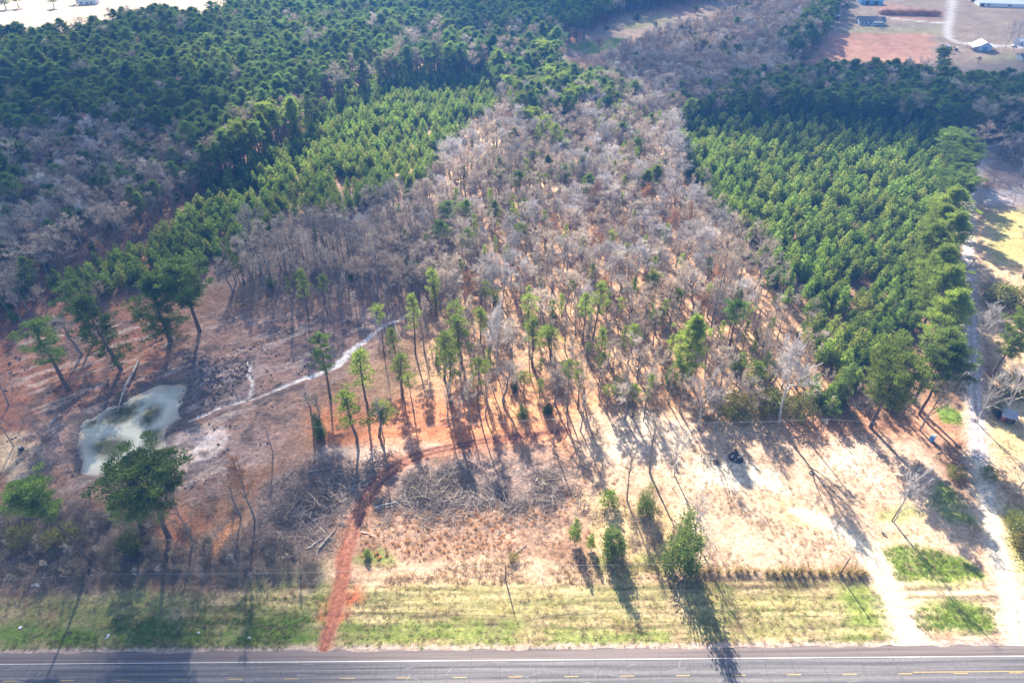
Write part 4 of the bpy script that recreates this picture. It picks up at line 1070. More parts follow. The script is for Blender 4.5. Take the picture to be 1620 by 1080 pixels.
# central hardwoods
stand('upper', [('bare', .66), ('pale_bare', .18), ('slender', .08), ('cedar', .04), ('bright_pine', .04)], [(700, 200), (780, 150), (900, 130), (1060, 150), (1075, 200), (1080, 290), (1010, 300), (880, 290), (720, 300), (640, 290), (700, 250)], 11, 6.9, (14, 20), 8, edge=5)
stand('upper', [('bright_pine', .5), ('pine', .5)], [(800, 130), (900, 118), (960, 140), (890, 170), (820, 165)], 17, 8, (19, 24), 18)
stand('shade', [('bare', .62), ('thin_bare', .26), ('pale_bare', .05), ('cedar', .04), ('slender', .03)], [(360, 350), (450, 325), (560, 300), (640, 285), (720, 300), (760, 400), (700, 450), (640, 440), (560, 430), (430, 430), (340, 430)], 11, 6.0, (13, 19), 9, edge=5)
stand('slope', [('bare', .50), ('thin_bare', .24), ('pale_bare', .15), ('slender', .08), ('bud_bare', .03)], [(720, 300), (880, 290), (1010, 300), (1090, 290), (1150, 340), (1200, 400), (1190, 470), (1080, 500), (930, 480), (760, 470), (700, 450), (760, 400)], 11, 7.5, (13, 19), 10, edge=5)
stand('front', [('bare', .16), ('thin_bare', .50), ('slender', .30), ('shrub', .0), ('cedar', .04)], [(670, 480), (760, 470), (930, 480), (1080, 500), (1200, 470), (1270, 520), (1280, 600), (1180, 640), (1000, 640), (880, 650), (700, 650), (640, 560)], 8, 7.2, (11, 18), 11, edge=5)
stand('slope', [('cedar', .35), ('bare', .25), ('thin_bare', .25), ('slender', .15)], [(1085, 270), (1110, 280), (1170, 330), (1225, 390), (1262, 440), (1300, 510), (1310, 570), (1280, 580), (1255, 500), (1200, 420), (1130, 345), (1080, 300)], 4, 4.6, (6, 13.5), 33, edge=6)
stand('upper', [('slender', .45), ('bright_pine', .35), ('pine', .2)], [(700, 210), (860, 140), (1060, 160), (1080, 290), (880, 330), (760, 420), (640, 420), (640, 300)], 12, 17, (14, 21), 34, edge=14, keep=.8)
stand('slope', [('slender', .7), ('cedar', .3)], [(880, 330), (1080, 300), (1200, 420), (1190, 480), (930, 490), (760, 470)], 12, 15, (12, 18), 35, edge=14, keep=.8)
stand('creek', [('thin_bare', .8), ('slender', .2)], [(430, 440), (560, 440), (640, 450), (640, 480), (520, 500), (420, 490)], 7, 8.5, (9, 15), 12)
# dark pines and grey hardwoods to the north
stand('dark', [('pine', .82), ('bare', .18)], [(1180, 140), (1250, 105), (1330, 98), (1440, 105), (1480, 118), (1620, 112), (1800, 100), (1800, 215), (1620, 205), (1500, 180), (1400, 180), (1300, 165), (1220, 165)], 17, 6.8, (17, 23), 13, edge=5)
stand('dark', [('bare', .8), ('pine', .2)], [(1540, 200), (1620, 190), (1800, 200), (1800, 240), (1560, 225)], 12, 7, (13, 17), 23)
stand('grey', [('bare', .82), ('pine', .10), ('pale_bare', .08)], [(930, 110), (960, 85), (1010, 60), (1080, 35), (1130, 30), (1180, 5), (1320, 0), (1300, 40), (1265, 90), (1260, 110), (1180, 150), (1090, 175), (1000, 150)], 12, 6.3, (13, 18), 14, edge=5)
stand('grey', [('pine', .9), ('bare', .1)], [(1230, 60), (1290, 5), (1300, -60), (1345, -60), (1322, 20), (1290, 60), (1262, 75)], 15, 7, (16, 21), 15)
stand('grey', [('pine', .75), ('bare', .25)], [(1060, 130), (1230, 105), (1240, 140), (1120, 175), (1060, 165)], 15, 9, (15, 20), 19)
stand('far', [('pine', .75), ('bare', .25)], [(900, 10), (960, 0), (1060, -20), (1200, -25), (1300, -60), (1300, -110), (880, -110)], 15, 7.5, (17, 22), 20)
stand('far', [('pine', .6), ('bare', .4)], [(900, -115), (1100, -115), (1100, -20), (960, 5), (920, 20)], 15, 7.5, (16, 21), 21)
stand('bank', [('thin_bare', .6), ('bare', .4)], [(-60, 800), (150, 810), (330, 840), (500, 880), (500, 905), (300, 915), (100, 920), (-60, 930)], 2, 4.6, (3.5, 7.0), 41, keep=.8)
stand('bank', [('thin_bare', .7), ('bare', .3)], [(20, 640), (110, 640), (120, 760), (40, 790)], 2, 7, (3, 6), 42, keep=.5)
stand('bank', [('thin_bare', .6), ('bare', .4)], [(340, 760), (420, 720), (440, 800), (400, 850), (340, 840)], 2, 6, (3, 6), 43, keep=.6)
# the front fringe of the plantation: brushy bare trees
stand('fringe', [('thin_bare', .5), ('bare', .25), ('young', .25)], [(1290, 590), (1350, 590), (1450, 600), (1450, 640), (1330, 660), (1270, 650)], 5, 5, (6, 10), 22)

LAND = {
    'bank': ('dark bank between pond and verge', 'small bare trees of the dark bank'),
    'right': ('young plantation left of the gravel lane', 'young pines of the plantation by the gravel lane'), 'left': ('young plantation beyond the red bank', 'young pines of the long plantation'),
    'west': ('dense forest below the pale far field', 'pines of the dense forest'), 'middle': ('forest above the long young plantation', 'trees of the forest above the plantation'),
    'north': ('wood below the green far clearing', 'trees below the far clearing'), 'hollow': ('grey hollow left of the young plantation', 'trees of the grey hollow'), 'edge': ('thicket at the red bank', 'trees of the red bank thicket'),
    'upper': ('bright upper hardwoods between both plantations', 'trees of the bright upper hardwoods'), 'shade': ('shaded hardwoods above the creek', 'trees of the shaded hardwoods'),
    'slope': ('sunny hardwood slope in the middle', 'trees of the sunny hardwood slope'), 'front': ('open woods above the red clay belt', 'trees of the open front woods'), 'creek': ('scraped ground behind the creek', 'saplings behind the creek'),
    'dark': ('dark wood in front of the farm fields', 'trees of the dark wood by the fields'), 'grey': ('grey wood left of the farm field', 'trees of the grey wood by the field'), 'far': ('farthest wood at the top', 'trees of the farthest wood'),
    'fringe': ('brushy front edge of the lane plantation', 'trees of the brushy plantation edge'),
}
WORD = {'pine': ('pine_tree', PT, 'dark green pine'), 'bright_pine': ('pine_tree', PT, 'yellow green pine'), 'young': ('young_pine', 'young pine', 'conical young pine'), 'bare': ('bare_tree', BT, 'grey twiggy bare hardwood'),
        'pale_bare': ('bare_tree', BT, 'whitish bare hardwood'), 'thin_bare': ('bare_tree', BT, 'thin bare sapling'), 'bud_bare': ('bare_tree', BT, 'orange budding hardwood'), 'slender': ('slender_pine', SL, 'slim tall pine'), 'cedar': ('cedar_tree', 'cedar', 'dark bushy cedar')}
def scaled(kind, h, r):
    return h * (.42 if kind == 'cedar' else 1.0) * r.uniform(.92, 1.08)
# nearest to the camera first: about 300 of a kind as objects, the rest one stand each
LIMIT = {'pine_tree': 240, 'bare_tree': 262, 'young_pine': 296, 'slender_pine': 150, 'cedar_tree': 120}
TREES.sort(key=lambda t: t[1] ** 2 + (t[2] * 1.0) ** 2)
count = {}; REST = {}
for kind, x, y, h, zone in TREES:
    name, cat, word = WORD[kind]
    px, py = to_px((x, y, h * .7))
    inside = -10 < px < 1630 and -10 < py < 1085
    hh = scaled(kind, h, R_)
    if inside and count.get(name, 0) < LIMIT[name]:
        count[name] = count.get(name, 0) + 1
        size = 'short' if h < 8 else 'taller'
        if kind == 'young': lab = f'{size if zone == "right" else "small"} {word} in the {LAND[zone][0]}'
        else: lab = f'{word} in the {LAND[zone][0]}'
        wd = 2 * PROTO[kind][0][2] * hh / PROTO[kind][0][1] * R_.uniform(1.05, 1.4) if kind in ('pine', 'bare', 'pale_bare') and zone != 'bank' else None
        plant(name, kind, (x, y, hz(x, y)), hh, lab, cat, f'{word}s: {LAND[zone][1]}' if kind != 'young' else f'{size if zone == "right" else "small"} {LAND[zone][1]}', wd)
    else:
        REST.setdefault(name, []).append((kind, x, y, hh))

def scatter_stuff(name, label, pts, rots, scales, idx, sources):
    """one object: a point cloud of plants; SOURCES: list of lists of objects, picked by IDX"""
    n = len(pts)
    me = bpy.data.meshes.new(name); me.vertices.add(n); me.vertices.foreach_set('co', np.asarray(pts, np.float32).ravel())
    for nm, ty, val, key in (('rot', 'FLOAT_VECTOR', rots, 'vector'), ('scl', 'FLOAT_VECTOR', scales, 'vector'), ('idx', 'INT', idx, 'value')):
        a = me.attributes.new(nm, ty, 'POINT'); a.data.foreach_set(key, np.asarray(val, np.int32 if ty == 'INT' else np.float32).ravel())
    o = link(name, me)
    ng = bpy.data.node_groups.new(name + '_nodes', 'GeometryNodeTree')
    ng.interface.new_socket('Geometry', in_out='INPUT', socket_type='NodeSocketGeometry')
    ng.interface.new_socket('Geometry', in_out='OUTPUT', socket_type='NodeSocketGeometry')
    gi, go = ng.nodes.new('NodeGroupInput'), ng.nodes.new('NodeGroupOutput')
    iop = ng.nodes.new('GeometryNodeInstanceOnPoints'); ng.links.new(gi.outputs[0], iop.inputs['Points'])
    jn = ng.nodes.new('GeometryNodeJoinGeometry')
    for srcs in reversed(sources):
        j2 = ng.nodes.new('GeometryNodeJoinGeometry')
        for sobj in srcs:
            oi = ng.nodes.new('GeometryNodeObjectInfo'); oi.transform_space = 'ORIGINAL'; oi.inputs['Object'].default_value = sobj; oi.inputs['As Instance'].default_value = False
            ng.links.new(oi.outputs['Geometry'], j2.inputs[0])
        gti = ng.nodes.new('GeometryNodeGeometryToInstance'); ng.links.new(j2.outputs[0], gti.inputs[0]); ng.links.new(gti.outputs[0], jn.inputs[0])
    ng.links.new(jn.outputs[0], iop.inputs['Instance']); iop.inputs['Pick Instance'].default_value = True
    for nm, ty, sock in (('idx', 'INT', 'Instance Index'), ('rot', 'FLOAT_VECTOR', 'Rotation'), ('scl', 'FLOAT_VECTOR', 'Scale')):
        na = ng.nodes.new('GeometryNodeInputNamedAttribute'); na.data_type = ty; na.inputs['Name'].default_value = nm
        src = na.outputs['Attribute']
        if nm == 'rot':
            e = ng.nodes.new('FunctionNodeEulerToRotation'); ng.links.new(src, e.inputs[0]); src = e.outputs[0]
        ng.links.new(src, iop.inputs[sock])
    ng.links.new(iop.outputs[0], go.inputs[0])
    md = o.modifiers.new('scatter', 'NODES'); md.node_group = ng
    return tag(o, label, None, None, 'stuff')

def ensure_first(kind):
    """every variant needs a placed tree to copy from"""
    for v in range(len(PROTO[kind])):
        if (kind, v) not in FIRST: return False
    return True

STUFF_NAMES = {'pine_tree': ('pine_forest', 'distant forest of look-alike dark green pines'), 'bare_tree': ('bare_woods', 'distant grey bare woods reading as one twiggy mass'), 'young_pine': ('young_pine_stand_foliage', 'packed ranks of look-alike young plantation pines'),
               'slender_pine': ('thin_pine_foliage', 'far slim pines in the hardwoods'), 'cedar_tree': ('cedar_undergrowth', 'far dark cedars among the hardwoods')}
for name, rest in REST.items():
    if not rest: continue
    srcs, index = [], {}
    for (kind, v), ab in FIRST.items():
        if kind in {t[0] for t in rest}: index.setdefault(kind, []).append(len(srcs)); srcs.append(list(ab))
    r = np.random.default_rng(77)
    pts, rots, scl, ix = [], [], [], []
    zz = height(np.array([t[1] for t in rest]), np.array([t[2] for t in rest]))
    kinds_here = {t[0] for t in rest}
    keys = [kv for kv in FIRST if kv[0] in kinds_here]
    for (kind, x, y, h), z in zip(rest, zz):
        if kind not in index: continue
        i = int(r.choice(index[kind])); v = keys[i][1]
        s = h / PROTO[kind][v][1] * (1.0 if kind != 'pine' else 1.0)
        pts.append((x, y, z)); rots.append((r.normal(0, .02), r.normal(0, .02), r.uniform(0, 6.28))); w = s * r.uniform(.9, 1.15) * (1.28 if kind in ('pine', 'bare', 'pale_bare') else 1.0); scl.append((w, w, s)); ix.append(i)
    nm, lab = STUFF_NAMES[name]
    scatter_stuff(nm, lab, pts, rots, scl, ix, srcs)
    print('STUFF', nm, len(pts))
print('COUNT', count, 'heroes', len(HERO_XY), 'rest', {k: len(v) for k, v in REST.items()})

# ---------------------------------------------------------------- ground cover
def cover(name, label, kind, areas, h, seed, mesh_objs=None, tilt=.05, hv=.35):
    """AREAS: (outline, metres apart, keep); KIND: a bush prototype, or objects given in MESH_OBJS"""
    P_ = []
    for k, (poly, sp, keep, edge) in enumerate(areas):
        p = sample(poly, 0, sp, seed + k, .9, keep, None, edge)
        n = fbm(p[:, 0], p[:, 1], 9, 3, seed + 50 + k); P_.append(p[n > .40])
    p = clear(np.vstack(P_), .6)
    p = p[(line_sd(p[:, 0], p[:, 1], TRACK, TRACK_W) > (2.2 if kind == 'brush' else .8 if kind == 'stick' else .2)) & (line_sd(p[:, 0], p[:, 1], DRIVE, DRIVE_W) > .2) & (poly_sd(p[:, 0], p[:, 1], POND) > 1)]
    r = np.random.default_rng(seed + 9)
    z = height(p[:, 0], p[:, 1]); n = len(p)
    objs = mesh_objs
    s = h * r.uniform(1 - hv, 1 + hv, n)
    scl = np.column_stack([s * r.uniform(.8, 1.3, n), s * r.uniform(.8, 1.3, n), s])
    print('COVER', name, n)
    return scatter_stuff(name, label, np.column_stack([p, z]), np.column_stack([r.normal(0, tilt, n), r.normal(0, tilt, n), r.uniform(0, 6.28, n)]), scl, r.integers(0, len(objs), n), objs)

def tuft_mesh(name, n, h, spread, w, mat, seed, fan=.5):
    r = np.random.default_rng(seed)
    b = np.column_stack([r.normal(0, spread * .4, (n, 2)), np.zeros(n)]); d = np.column_stack([b[:, :2] * fan / spread * 2 + r.normal(0, .25, (n, 2)), np.ones(n)])
    d /= np.linalg.norm(d, axis=1, keepdims=True); L = h * r.uniform(.5, 1.15, n)
    v, f = leaf_faces(b + d * (L / 2)[:, None], d, L, w * r.uniform(.7, 1.4, n), r)
    me = np_mesh(name, v, f, [mat]); at = me.attributes.new('tint', 'FLOAT', 'FACE'); at.data.foreach_set('value', np.clip(r.normal(.5, .25, n), 0, 1).astype(np.float32))
    return me
M_DRY = leaf_mat('dry_grass_blades', (.30, .20, .11), (.56, .42, .26), .3)
M_ORANGE = leaf_mat('broomsedge_blades', (.42, .20, .08), (.68, .40, .19), .4)
M_GRASS = leaf_mat('green_grass_blades', (.13, .23, .03), (.30, .40, .07), .5, (.34, .28, .12))
M_STICK = leaf_mat('weathered_sticks', (.17, .13, .105), (.46, .38, .32), .0)
M_STICK_DARK = leaf_mat('dead_brush', (.09, .07, .06), (.27, .22, .185), .0)
def brush_mesh(name, n, L, R, h, mat, seed, w=.05):
    """a tangle of dead branches lying about"""
    r = np.random.default_rng(seed); V = []; F = []; k = 0; ts = []
    for i in range(n):
        a = r.uniform(0, 6.3); c = np.array([r.normal(0, R * .45), r.normal(0, R * .45), 0]); c[2] = abs(r.normal(0, h * .5)) + .05
        l = L * r.uniform(.3, 1.2); d = np.array([math.cos(a), math.sin(a), r.normal(0, .25)])
        v, f = tube([c - d * l / 2, c + r.normal(0, .06 * l, 3), c + d * l / 2], [w * r.uniform(.6, 1.5), w, w * .4], 3)
        V.append(v); F.append(f + k); k += len(v); ts += [r.uniform(0, 1)] * len(f)
    V = np.vstack(V); V[:, 2] = np.maximum(V[:, 2], -.05)
    me = np_mesh(name, V, np.vstack(F), [mat]); at = me.attributes.new('tint', 'FLOAT', 'FACE'); at.data.foreach_set('value', np.array(ts, np.float32))
    return me
def source(me, x, y, label, cat, name):
    o = link(name, me); o.location = (x, y, hz(x, y)); return tag(o, label, cat)
# each kind of ground plant: two meshes that the cover is made of, standing where the photo shows them
SRC = {}
def srcs(key, meshes): SRC[key] = meshes
q = G(705, 842); q2 = G(760, 850); q3 = G(650, 850)
srcs('orange', [[tag(link('broomsedge_grass', tuft_mesh('broomsedge', 46, .85, .32, .07, M_ORANGE, 3 + i)), 'orange broomsedge grass among the cut brush', None, None, 'stuff')] for i in range(2)])
srcs('dry', [[tag(link('dry_grass', tuft_mesh('dry_grass', 30, .5, .38, .055, M_DRY, 13 + i, .8)), 'tan dry grass', None, None, 'stuff')] for i in range(2)])
srcs('grass', [[tag(link('green_grass', tuft_mesh('green_grass', 34, .26, .42, .06, M_GRASS, 23 + i, .8)), 'short green grass', None, None, 'stuff')] for i in range(2)])
srcs('stick', [[tag(link('stick_litter', brush_mesh('stick_litter', 9, 2.2, 1.6, .22, M_STICK, 33 + i, .035)), 'grey cut sticks', None, None, 'stuff')] for i in range(3)])
srcs('brush', [[tag(link('brush_debris', brush_mesh('brush_debris', 26, 2.6, 1.6, .75, M_STICK_DARK if i else M_STICK, 43 + i, .035)), 'dead brush debris', None, None, 'stuff')] for i in range(3)])
for j, (key, spots) in enumerate({'orange': [(705, 842), (760, 850)], 'dry': [(760, 905), (900, 908)], 'grass': [(700, 1010), (250, 1005)], 'stick': [(500, 820), (740, 760), (850, 760)], 'brush': [(690, 760), (560, 760), (800, 770)]}.items()):
    for ob, sp in zip(SRC[key], spots): ob[0].location = G(*sp)

VERGE = [(-300, 955), (100, 948), (300, 938), (520, 930), (800, 922), (1060, 917), (1370, 907), (1425, 1016), (900, 1024), (-300, 1030)]
cover('green_verge_grass', 'short green grass of the mown highway verge', 'grass', [([(-300, 985), (300, 975), (512, 975), (505, 1024), (-300, 1031)], .62, .9, 1), ([(540, 975), (1060, 975), (1400, 940), (1425, 1016), (900, 1022), (540, 1024)], 1.0, .4, 1), ([(1395, 868), (1450, 862), (1520, 880), (1560, 912), (1500, 925), (1420, 918)], .6, .9, 1), ([(1445, 962), (1520, 950), (1585, 965), (1575, 995), (1450, 1000)], .6, .9, 1), ([(1470, 800), (1490, 765), (1520, 790), (1545, 830), (1500, 830)], .7, .7, 1), ([(1478, 645), (1500, 638), (1522, 655), (1520, 672), (1490, 668)], .6, .9, 1), ([(300, 945), (520, 938), (520, 985), (300, 985)], .8, .6, 1)], 1.0, 501, SRC['grass'])
cover('dry_verge_grass', 'tan dry grass of the verge and its wire fence line', 'dry', [(VERGE, 1.1, .45, 1), ([(520, 890), (1060, 888), (1060, 915), (520, 926)], .75, .85, 1), ([(560, 830), (960, 800), (960, 890), (560, 890)], 1.3, .6, 2), ([(950, 780), (1080, 800), (1090, 905), (940, 905)], 1.1, .6, 2), ([(1100, 790), (1340, 850), (1350, 895), (1100, 898)], 1.2, .6, 2), ([(920, 690), (1000, 660), (1090, 690), (1400, 700), (1480, 770), (1330, 820), (1100, 800), (960, 760)], 1.6, .5, 3), ([(300, 560), (620, 500), (480, 650), (340, 780), (150, 780), (290, 700)], 2.6, .4, 3), ([(0, 520), (300, 530), (200, 630), (60, 700)], 2.4, .4, 3), ([(1420, 830), (1560, 860), (1590, 1000), (1440, 1010)], 1.5, .4, 2), ([(1565, 700), (1640, 690), (1660, 1000), (1610, 990)], 1.6, .5, 2), ([(1560, 430), (1640, 430), (1640, 640), (1560, 640)], 1.8, .5, 2)], 1.0, 521, SRC['dry'])
cover('broomsedge_field_grass', 'orange broomsedge grass tufts below the slash heap', 'orange', [([(570, 845), (640, 805), (720, 812), (880, 795), (900, 840), (860, 870), (700, 880), (580, 880)], 1.5, .75, 2), ([(640, 800), (860, 800), (850, 870), (660, 872)], 1.7, .6, 2), ([(460, 850), (520, 850), (520, 925), (300, 930), (320, 900)], 2.4, .3, 2), ([(900, 760), (1000, 770), (960, 860), (880, 840)], 2.0, .4, 2)], .62, 541, SRC['orange'])
cover('stick_debris', 'grey cut sticks strewn over the slash ground', 'stick', [([(410, 770), (480, 740), (560, 728), (608, 735), (575, 790), (535, 840), (510, 880), (430, 890), (390, 850)], 1.3, .9, 2), ([(-60, 800), (330, 840), (510, 890), (500, 925), (100, 930), (-60, 935)], 2.2, .6, 2), ([(570, 790), (930, 760), (960, 830), (600, 850)], 1.9, .7, 2), ([(590, 800), (640, 742), (700, 722), (860, 722), (930, 750), (910, 800), (760, 815), (600, 825)], 1.7, .85, 2), ([(600, 810), (900, 800), (900, 860), (600, 860)], 3.2, .5, 2), ([(880, 730), (970, 760), (960, 830), (880, 800)], 3.0, .6, 2), ([(640, 560), (1000, 560), (1200, 560), (1200, 640), (640, 650)], 4.0, .5, 3), ([(0, 500), (300, 510), (640, 490), (480, 650), (330, 780), (20, 770)], 5.5, .5, 3), ([(380, 380), (700, 330), (720, 460), (380, 470)], 5.0, .5, 3)], 1.0, 561, SRC['stick'])
cover('brush_heap_debris', 'tangled heaps of dead branches beside the red track', 'brush', [([(615, 795), (650, 748), (740, 732), (795, 760), (785, 795), (700, 802)], 1.5, .95, 2), ([(780, 760), (860, 738), (905, 770), (885, 795), (790, 812)], 1.8, .85, 2), ([(440, 800), (500, 760), (595, 732), (570, 785), (500, 825), (450, 840)], 2.0, .8, 2), ([(560, 540), (760, 430), (1000, 400), (1200, 500), (1100, 640), (700, 640)], 7.0, .5, 3), ([(410, 770), (480, 740), (608, 730), (575, 790), (510, 880), (430, 890), (390, 850)], 4.2, .6, 3), ([(590, 800), (642, 735), (860, 722), (940, 750), (930, 810), (600, 830)], 3.6, .55, 3), ([(290, 770), (400, 730), (420, 860), (330, 870)], 5.0, .5, 3), ([(60, 640), (125, 640), (115, 760), (40, 760)], 5.5, .5, 3)], 1.3, 581, SRC['brush'])
def clod_mesh(name, n, mat, seed):
    r = np.random.default_rng(seed); V = []; F = []; k = 0
    for i in range(n):
        a = np.arange(6) * math.pi / 3; s_ = r.uniform(.12, .42); c = np.array([r.normal(0, 1.1), r.normal(0, 1.1), 0])
        ring = np.column_stack([np.cos(a), np.sin(a), 0 * a]) * s_ * r.uniform(.7, 1.3, (6, 1)); top = ring * .55 + np.array([0, 0, s_ * r.uniform(.4, .8)])
        V.append(np.vstack([ring - [0, 0, .05], top, [[0, 0, s_ * .85]]]) + c)
        F += [(k + j, k + (j + 1) % 6, k + 6 + (j + 1) % 6, k + 6 + j) for j in range(6)] + [(k + 6 + j, k + 6 + (j + 1) % 6, k + 12, k + 12) for j in range(6)]; k += 13
    quad = np.array([f for f in F if len(set(f)) == 4]); tri = np.array([f[:3] for f in F if len(set(f)) == 3])
    return np_mesh(name, np.vstack(V), [quad, tri], [mat])
M_CLOD = paint('mud_clods', (.20, .13, .10), (.11, .08, .065), .95, 2)
srcs('clod', [[tag(link('mud_debris', clod_mesh('mud_debris', 9, M_CLOD, 63 + i)), 'dark churned mud clods', None, None, 'stuff')] for i in range(3)])
for ob, sp in zip(SRC['clod'], [(330, 620), (420, 560), (90, 640)]): ob[0].location = G(*sp)
cover('mud_clod_debris', 'dark clods of churned mud round the pond', 'clod', [([(285, 565), (400, 560), (395, 620), (330, 665), (300, 640)], 2.2, .8, 2), ([(110, 650), (170, 625), (260, 590), (200, 600), (120, 630)], 2.2, .7, 2), ([(0, 500), (300, 510), (640, 490), (480, 650), (330, 780), (20, 770)], 5.0, .5, 3), ([(300, 760), (400, 720), (380, 790), (330, 800)], 2.5, .6, 2)], 1.0, 641, SRC['clod'])
br = [list(FIRST[k]) for k in FIRST if k[0] == 'bramble']
if not br:
    for v in range(3): plant('bramble_bush', 'bramble', G(60 + 70 * v, 868 - 8 * v), 2.4, ['tangled grey bramble at the left end of the dark bank', 'tangled grey bramble below the leaning dark pine', 'tangled grey bramble left of the largest near pine trunk'][v], 'bramble', None, None, v)
    br = [list(FIRST[k]) for k in FIRST if k[0] == 'bramble']
cover('bramble_undergrowth', 'grey brambles and brush under the trees', 'bramble', [([(-80, 795), (150, 800), (330, 835), (500, 880), (500, 915), (300, 925), (100, 930), (-80, 940)], 2.7, .8, 3), ([(360, 400), (560, 320), (720, 320), (760, 420), (660, 450), (430, 450)], 5.0, .7, 4), ([(720, 300), (1090, 290), (1200, 420), (1270, 560), (1180, 640), (700, 640), (660, 470)], 6.5, .55, 4), ([(1085, 285), (1130, 320), (1215, 395), (1260, 450), (1305, 570), (1270, 580), (1220, 470), (1120, 360)], 3.2, .8, 3), ([(1100, 620), (1300, 620), (1440, 640), (1440, 668), (1240, 670), (1110, 668)], 2.8, .7, 2), ([(-100, 300), (300, 260), (200, 400), (-100, 480)], 6, .6, 4), ([(1560, 420), (1650, 420), (1650, 640), (1575, 640)], 4.5, .5, 3), ([(950, 790), (1090, 800), (1090, 890), (960, 890)], 3.0, .6, 2), ([(1510, 640), (1530, 560), (1530, 460), (1510, 460), (1500, 640)], 3.5, .7, 1), ([(680, 250), (800, 160), (1070, 160), (1080, 290)], 7, .6, 4), ([(40, 440), (180, 440), (300, 490), (60, 520)], 4.5, .6, 3)], .8, 601, br, .08)
# ---------------------------------------------------------------- poles and wires
M_POLE = paint('pole_wood', (.20, .14, .10), (.11, .08, .06), .9, 2.5)
M_POLE_GREY = paint('grey_pole_wood', (.34, .29, .25), (.20, .16, .14), .9, 2.5)
M_GALV = paint('galvanised_steel', (.55, .56, .58), (.40, .41, .43), .45, 3, .6)
M_WIRE = paint('bare_aluminium_wire', (.42, .41, .42), (.3, .3, .31), .5, 1, .2)
M_PORC = paint('porcelain', (.70, .69, .66), (.5, .48, .45), .35, 4)

def pole(px, py, h, label, arm=0.0, transformer=False, rz=0.0, mat=None, tilt=(0, 0)):
    loc = G(px, py); mat = mat or M_POLE
    t = thing('utility_pole', label, 'utility pole', loc, rz, 'wooden utility poles'); t.rotation_euler = (tilt[0], tilt[1], rz)
    MB().tube([(0, 0, -.8), (0, 0, h * .5), (0, 0, h)], [.19, .165, .13], 10).build('pole', mat, t, False)
    tops = []
    if arm:
        a = MB().box((0, 0.17, h - .45), (arm, .12, .14)); a.build('crossarm', M_POLE_GREY, t)
        MB().tube([(-arm * .32, .17, h - .5), (0, .15, h - 1.05)], .025, 4).tube([(arm * .32, .17, h - .5), (0, .15, h - 1.05)], .025, 4).build('brace', M_GALV, t)
        for x in (-arm * .45, arm * .45):
            MB().tube([(x, .17, h - .38), (x, .17, h - .28), (x, .17, h - .12)], [.03, .085, .05], 8).build('insulator', M_PORC, t); tops.append((x, .17, h - .12))
    MB().tube([(0, 0, h), (0, 0, h + .14), (0, 0, h + .28)], [.03, .08, .045], 8).build('insulator', M_PORC, t); tops.append((0, 0, h + .28))
    if transformer:
        MB().tube([(.38, 0, h - 1.9), (.38, 0, h - 1.85), (.38, 0, h - 1.0), (.38, 0, h - .92)], [.20, .25, .25, .17], 12).build('transformer', M_GALV, t, False)
        MB().box((.17, 0, h - 1.4), (.2, .1, .5)).build('bracket', M_GALV, t)
        MB().tube([(.38, 0, h - .92), (.38, 0, h - .65)], [.06, .035], 8).build('bushing', M_PORC, t)
        MB().tube([(-.3, .1, h - .9), (-.3, .1, h - .45)], .05, 6).build('fuse_cutout', M_PORC, t)
    mt = Matrix.Translation(loc) @ t.rotation_euler.to_matrix().to_4x4()
    return [mt @ Vector(q) for q in tops]

def wire(a, b, sag, label, r=.015):
    n = 26; mid = (a + b) / 2
    pts = [np.array(a + (b - a) * k / n) - np.array([0, 0, sag * 4 * (k / n) * (1 - k / n)]) for k in range(n + 1)]
    v, f = tube(np.array(pts) - np.array(mid), r, 4)
    o = link('overhead_wire', np_mesh('overhead_wire', v, f, [M_WIRE], None, True)); o.location = mid
    return tag(o, label, 'wire', 'overhead wires between the poles')

road_rz = road_ang
na = pole(194, 929, 5.8, 'short brown pole leaning by the dark bank at the verge', rz=road_rz, tilt=(.02, -.10))
nb = pole(800, 917, 6.3, 'brown pole in the middle of the verge edge with a long shadow', rz=road_rz)
nc = pole(1328, 909, 7.6, 'brown pole at the end of the tall grass row by the driveway', rz=road_rz, tilt=(.03, .03))
nd = pole(1411, 823, 9.3, 'brown pole in the sunny yard in front of the white bare tree', rz=road_rz, tilt=(0, .05))
ma = pole(22, 706, 10.5, 'dark pole on the orange patch left of the pond', 1.9, rz=.05, mat=M_POLE_GREY)
mb_ = pole(432, 716, 11.0, 'grey pole on the scraped ground right of the pond', 1.9, rz=.02, mat=M_POLE_GREY)
mc = pole(876, 708, 12.0, 'grey pole with a white crossarm on the red clay belt', 1.9, rz=.0, mat=M_POLE_GREY)
md = pole(1289, 710, 12.3, 'tall pole carrying a grey transformer at the sandy clearing edge', 1.9, True, rz=-.05, mat=M_POLE_GREY)
me_ = pole(1509, 748, 4.6, 'thin bare post at the edge of the gravel lane', rz=0, mat=M_POLE_GREY, tilt=(0, .05))
leftA = na[0] + Vector((-95, -3, 0)); wire(leftA, na[0], 1.2, 'thin wire from the short leaning pole past the left edge')
wire(na[0], nb[0], 1.3, 'long thin wire between the short leaning pole and the mid verge pole', .03)
wire(nb[0], nc[0], 1.3, 'long thin wire from the mid verge pole to the driveway pole', .03)
wire(nc[0], nd[0], .5, 'short wire climbing from the driveway pole to the yard pole', .018)
for k in range(3):
    side = ['left end of the crossarms', 'right end of the crossarms', 'pole tops'][k]
    wire(ma[k] + Vector((-80, -4, 0)), ma[k], 1.2, f'wire on the {side} leaving the pole left of the pond')
    wire(ma[k], mb_[k], 1.6, f'wire on the {side} crossing the pond')
    wire(mb_[k], mc[k], 1.6, f'wire on the {side} crossing above the red clay belt')
    wire(mc[k], md[k], 1.6, f'wire on the {side} above the sandy clearing edge')
    wire(md[k], md[k] + Vector((105, -6, 0)), 1.5, f'wire on the {side} leaving the transformer pole over the lane')
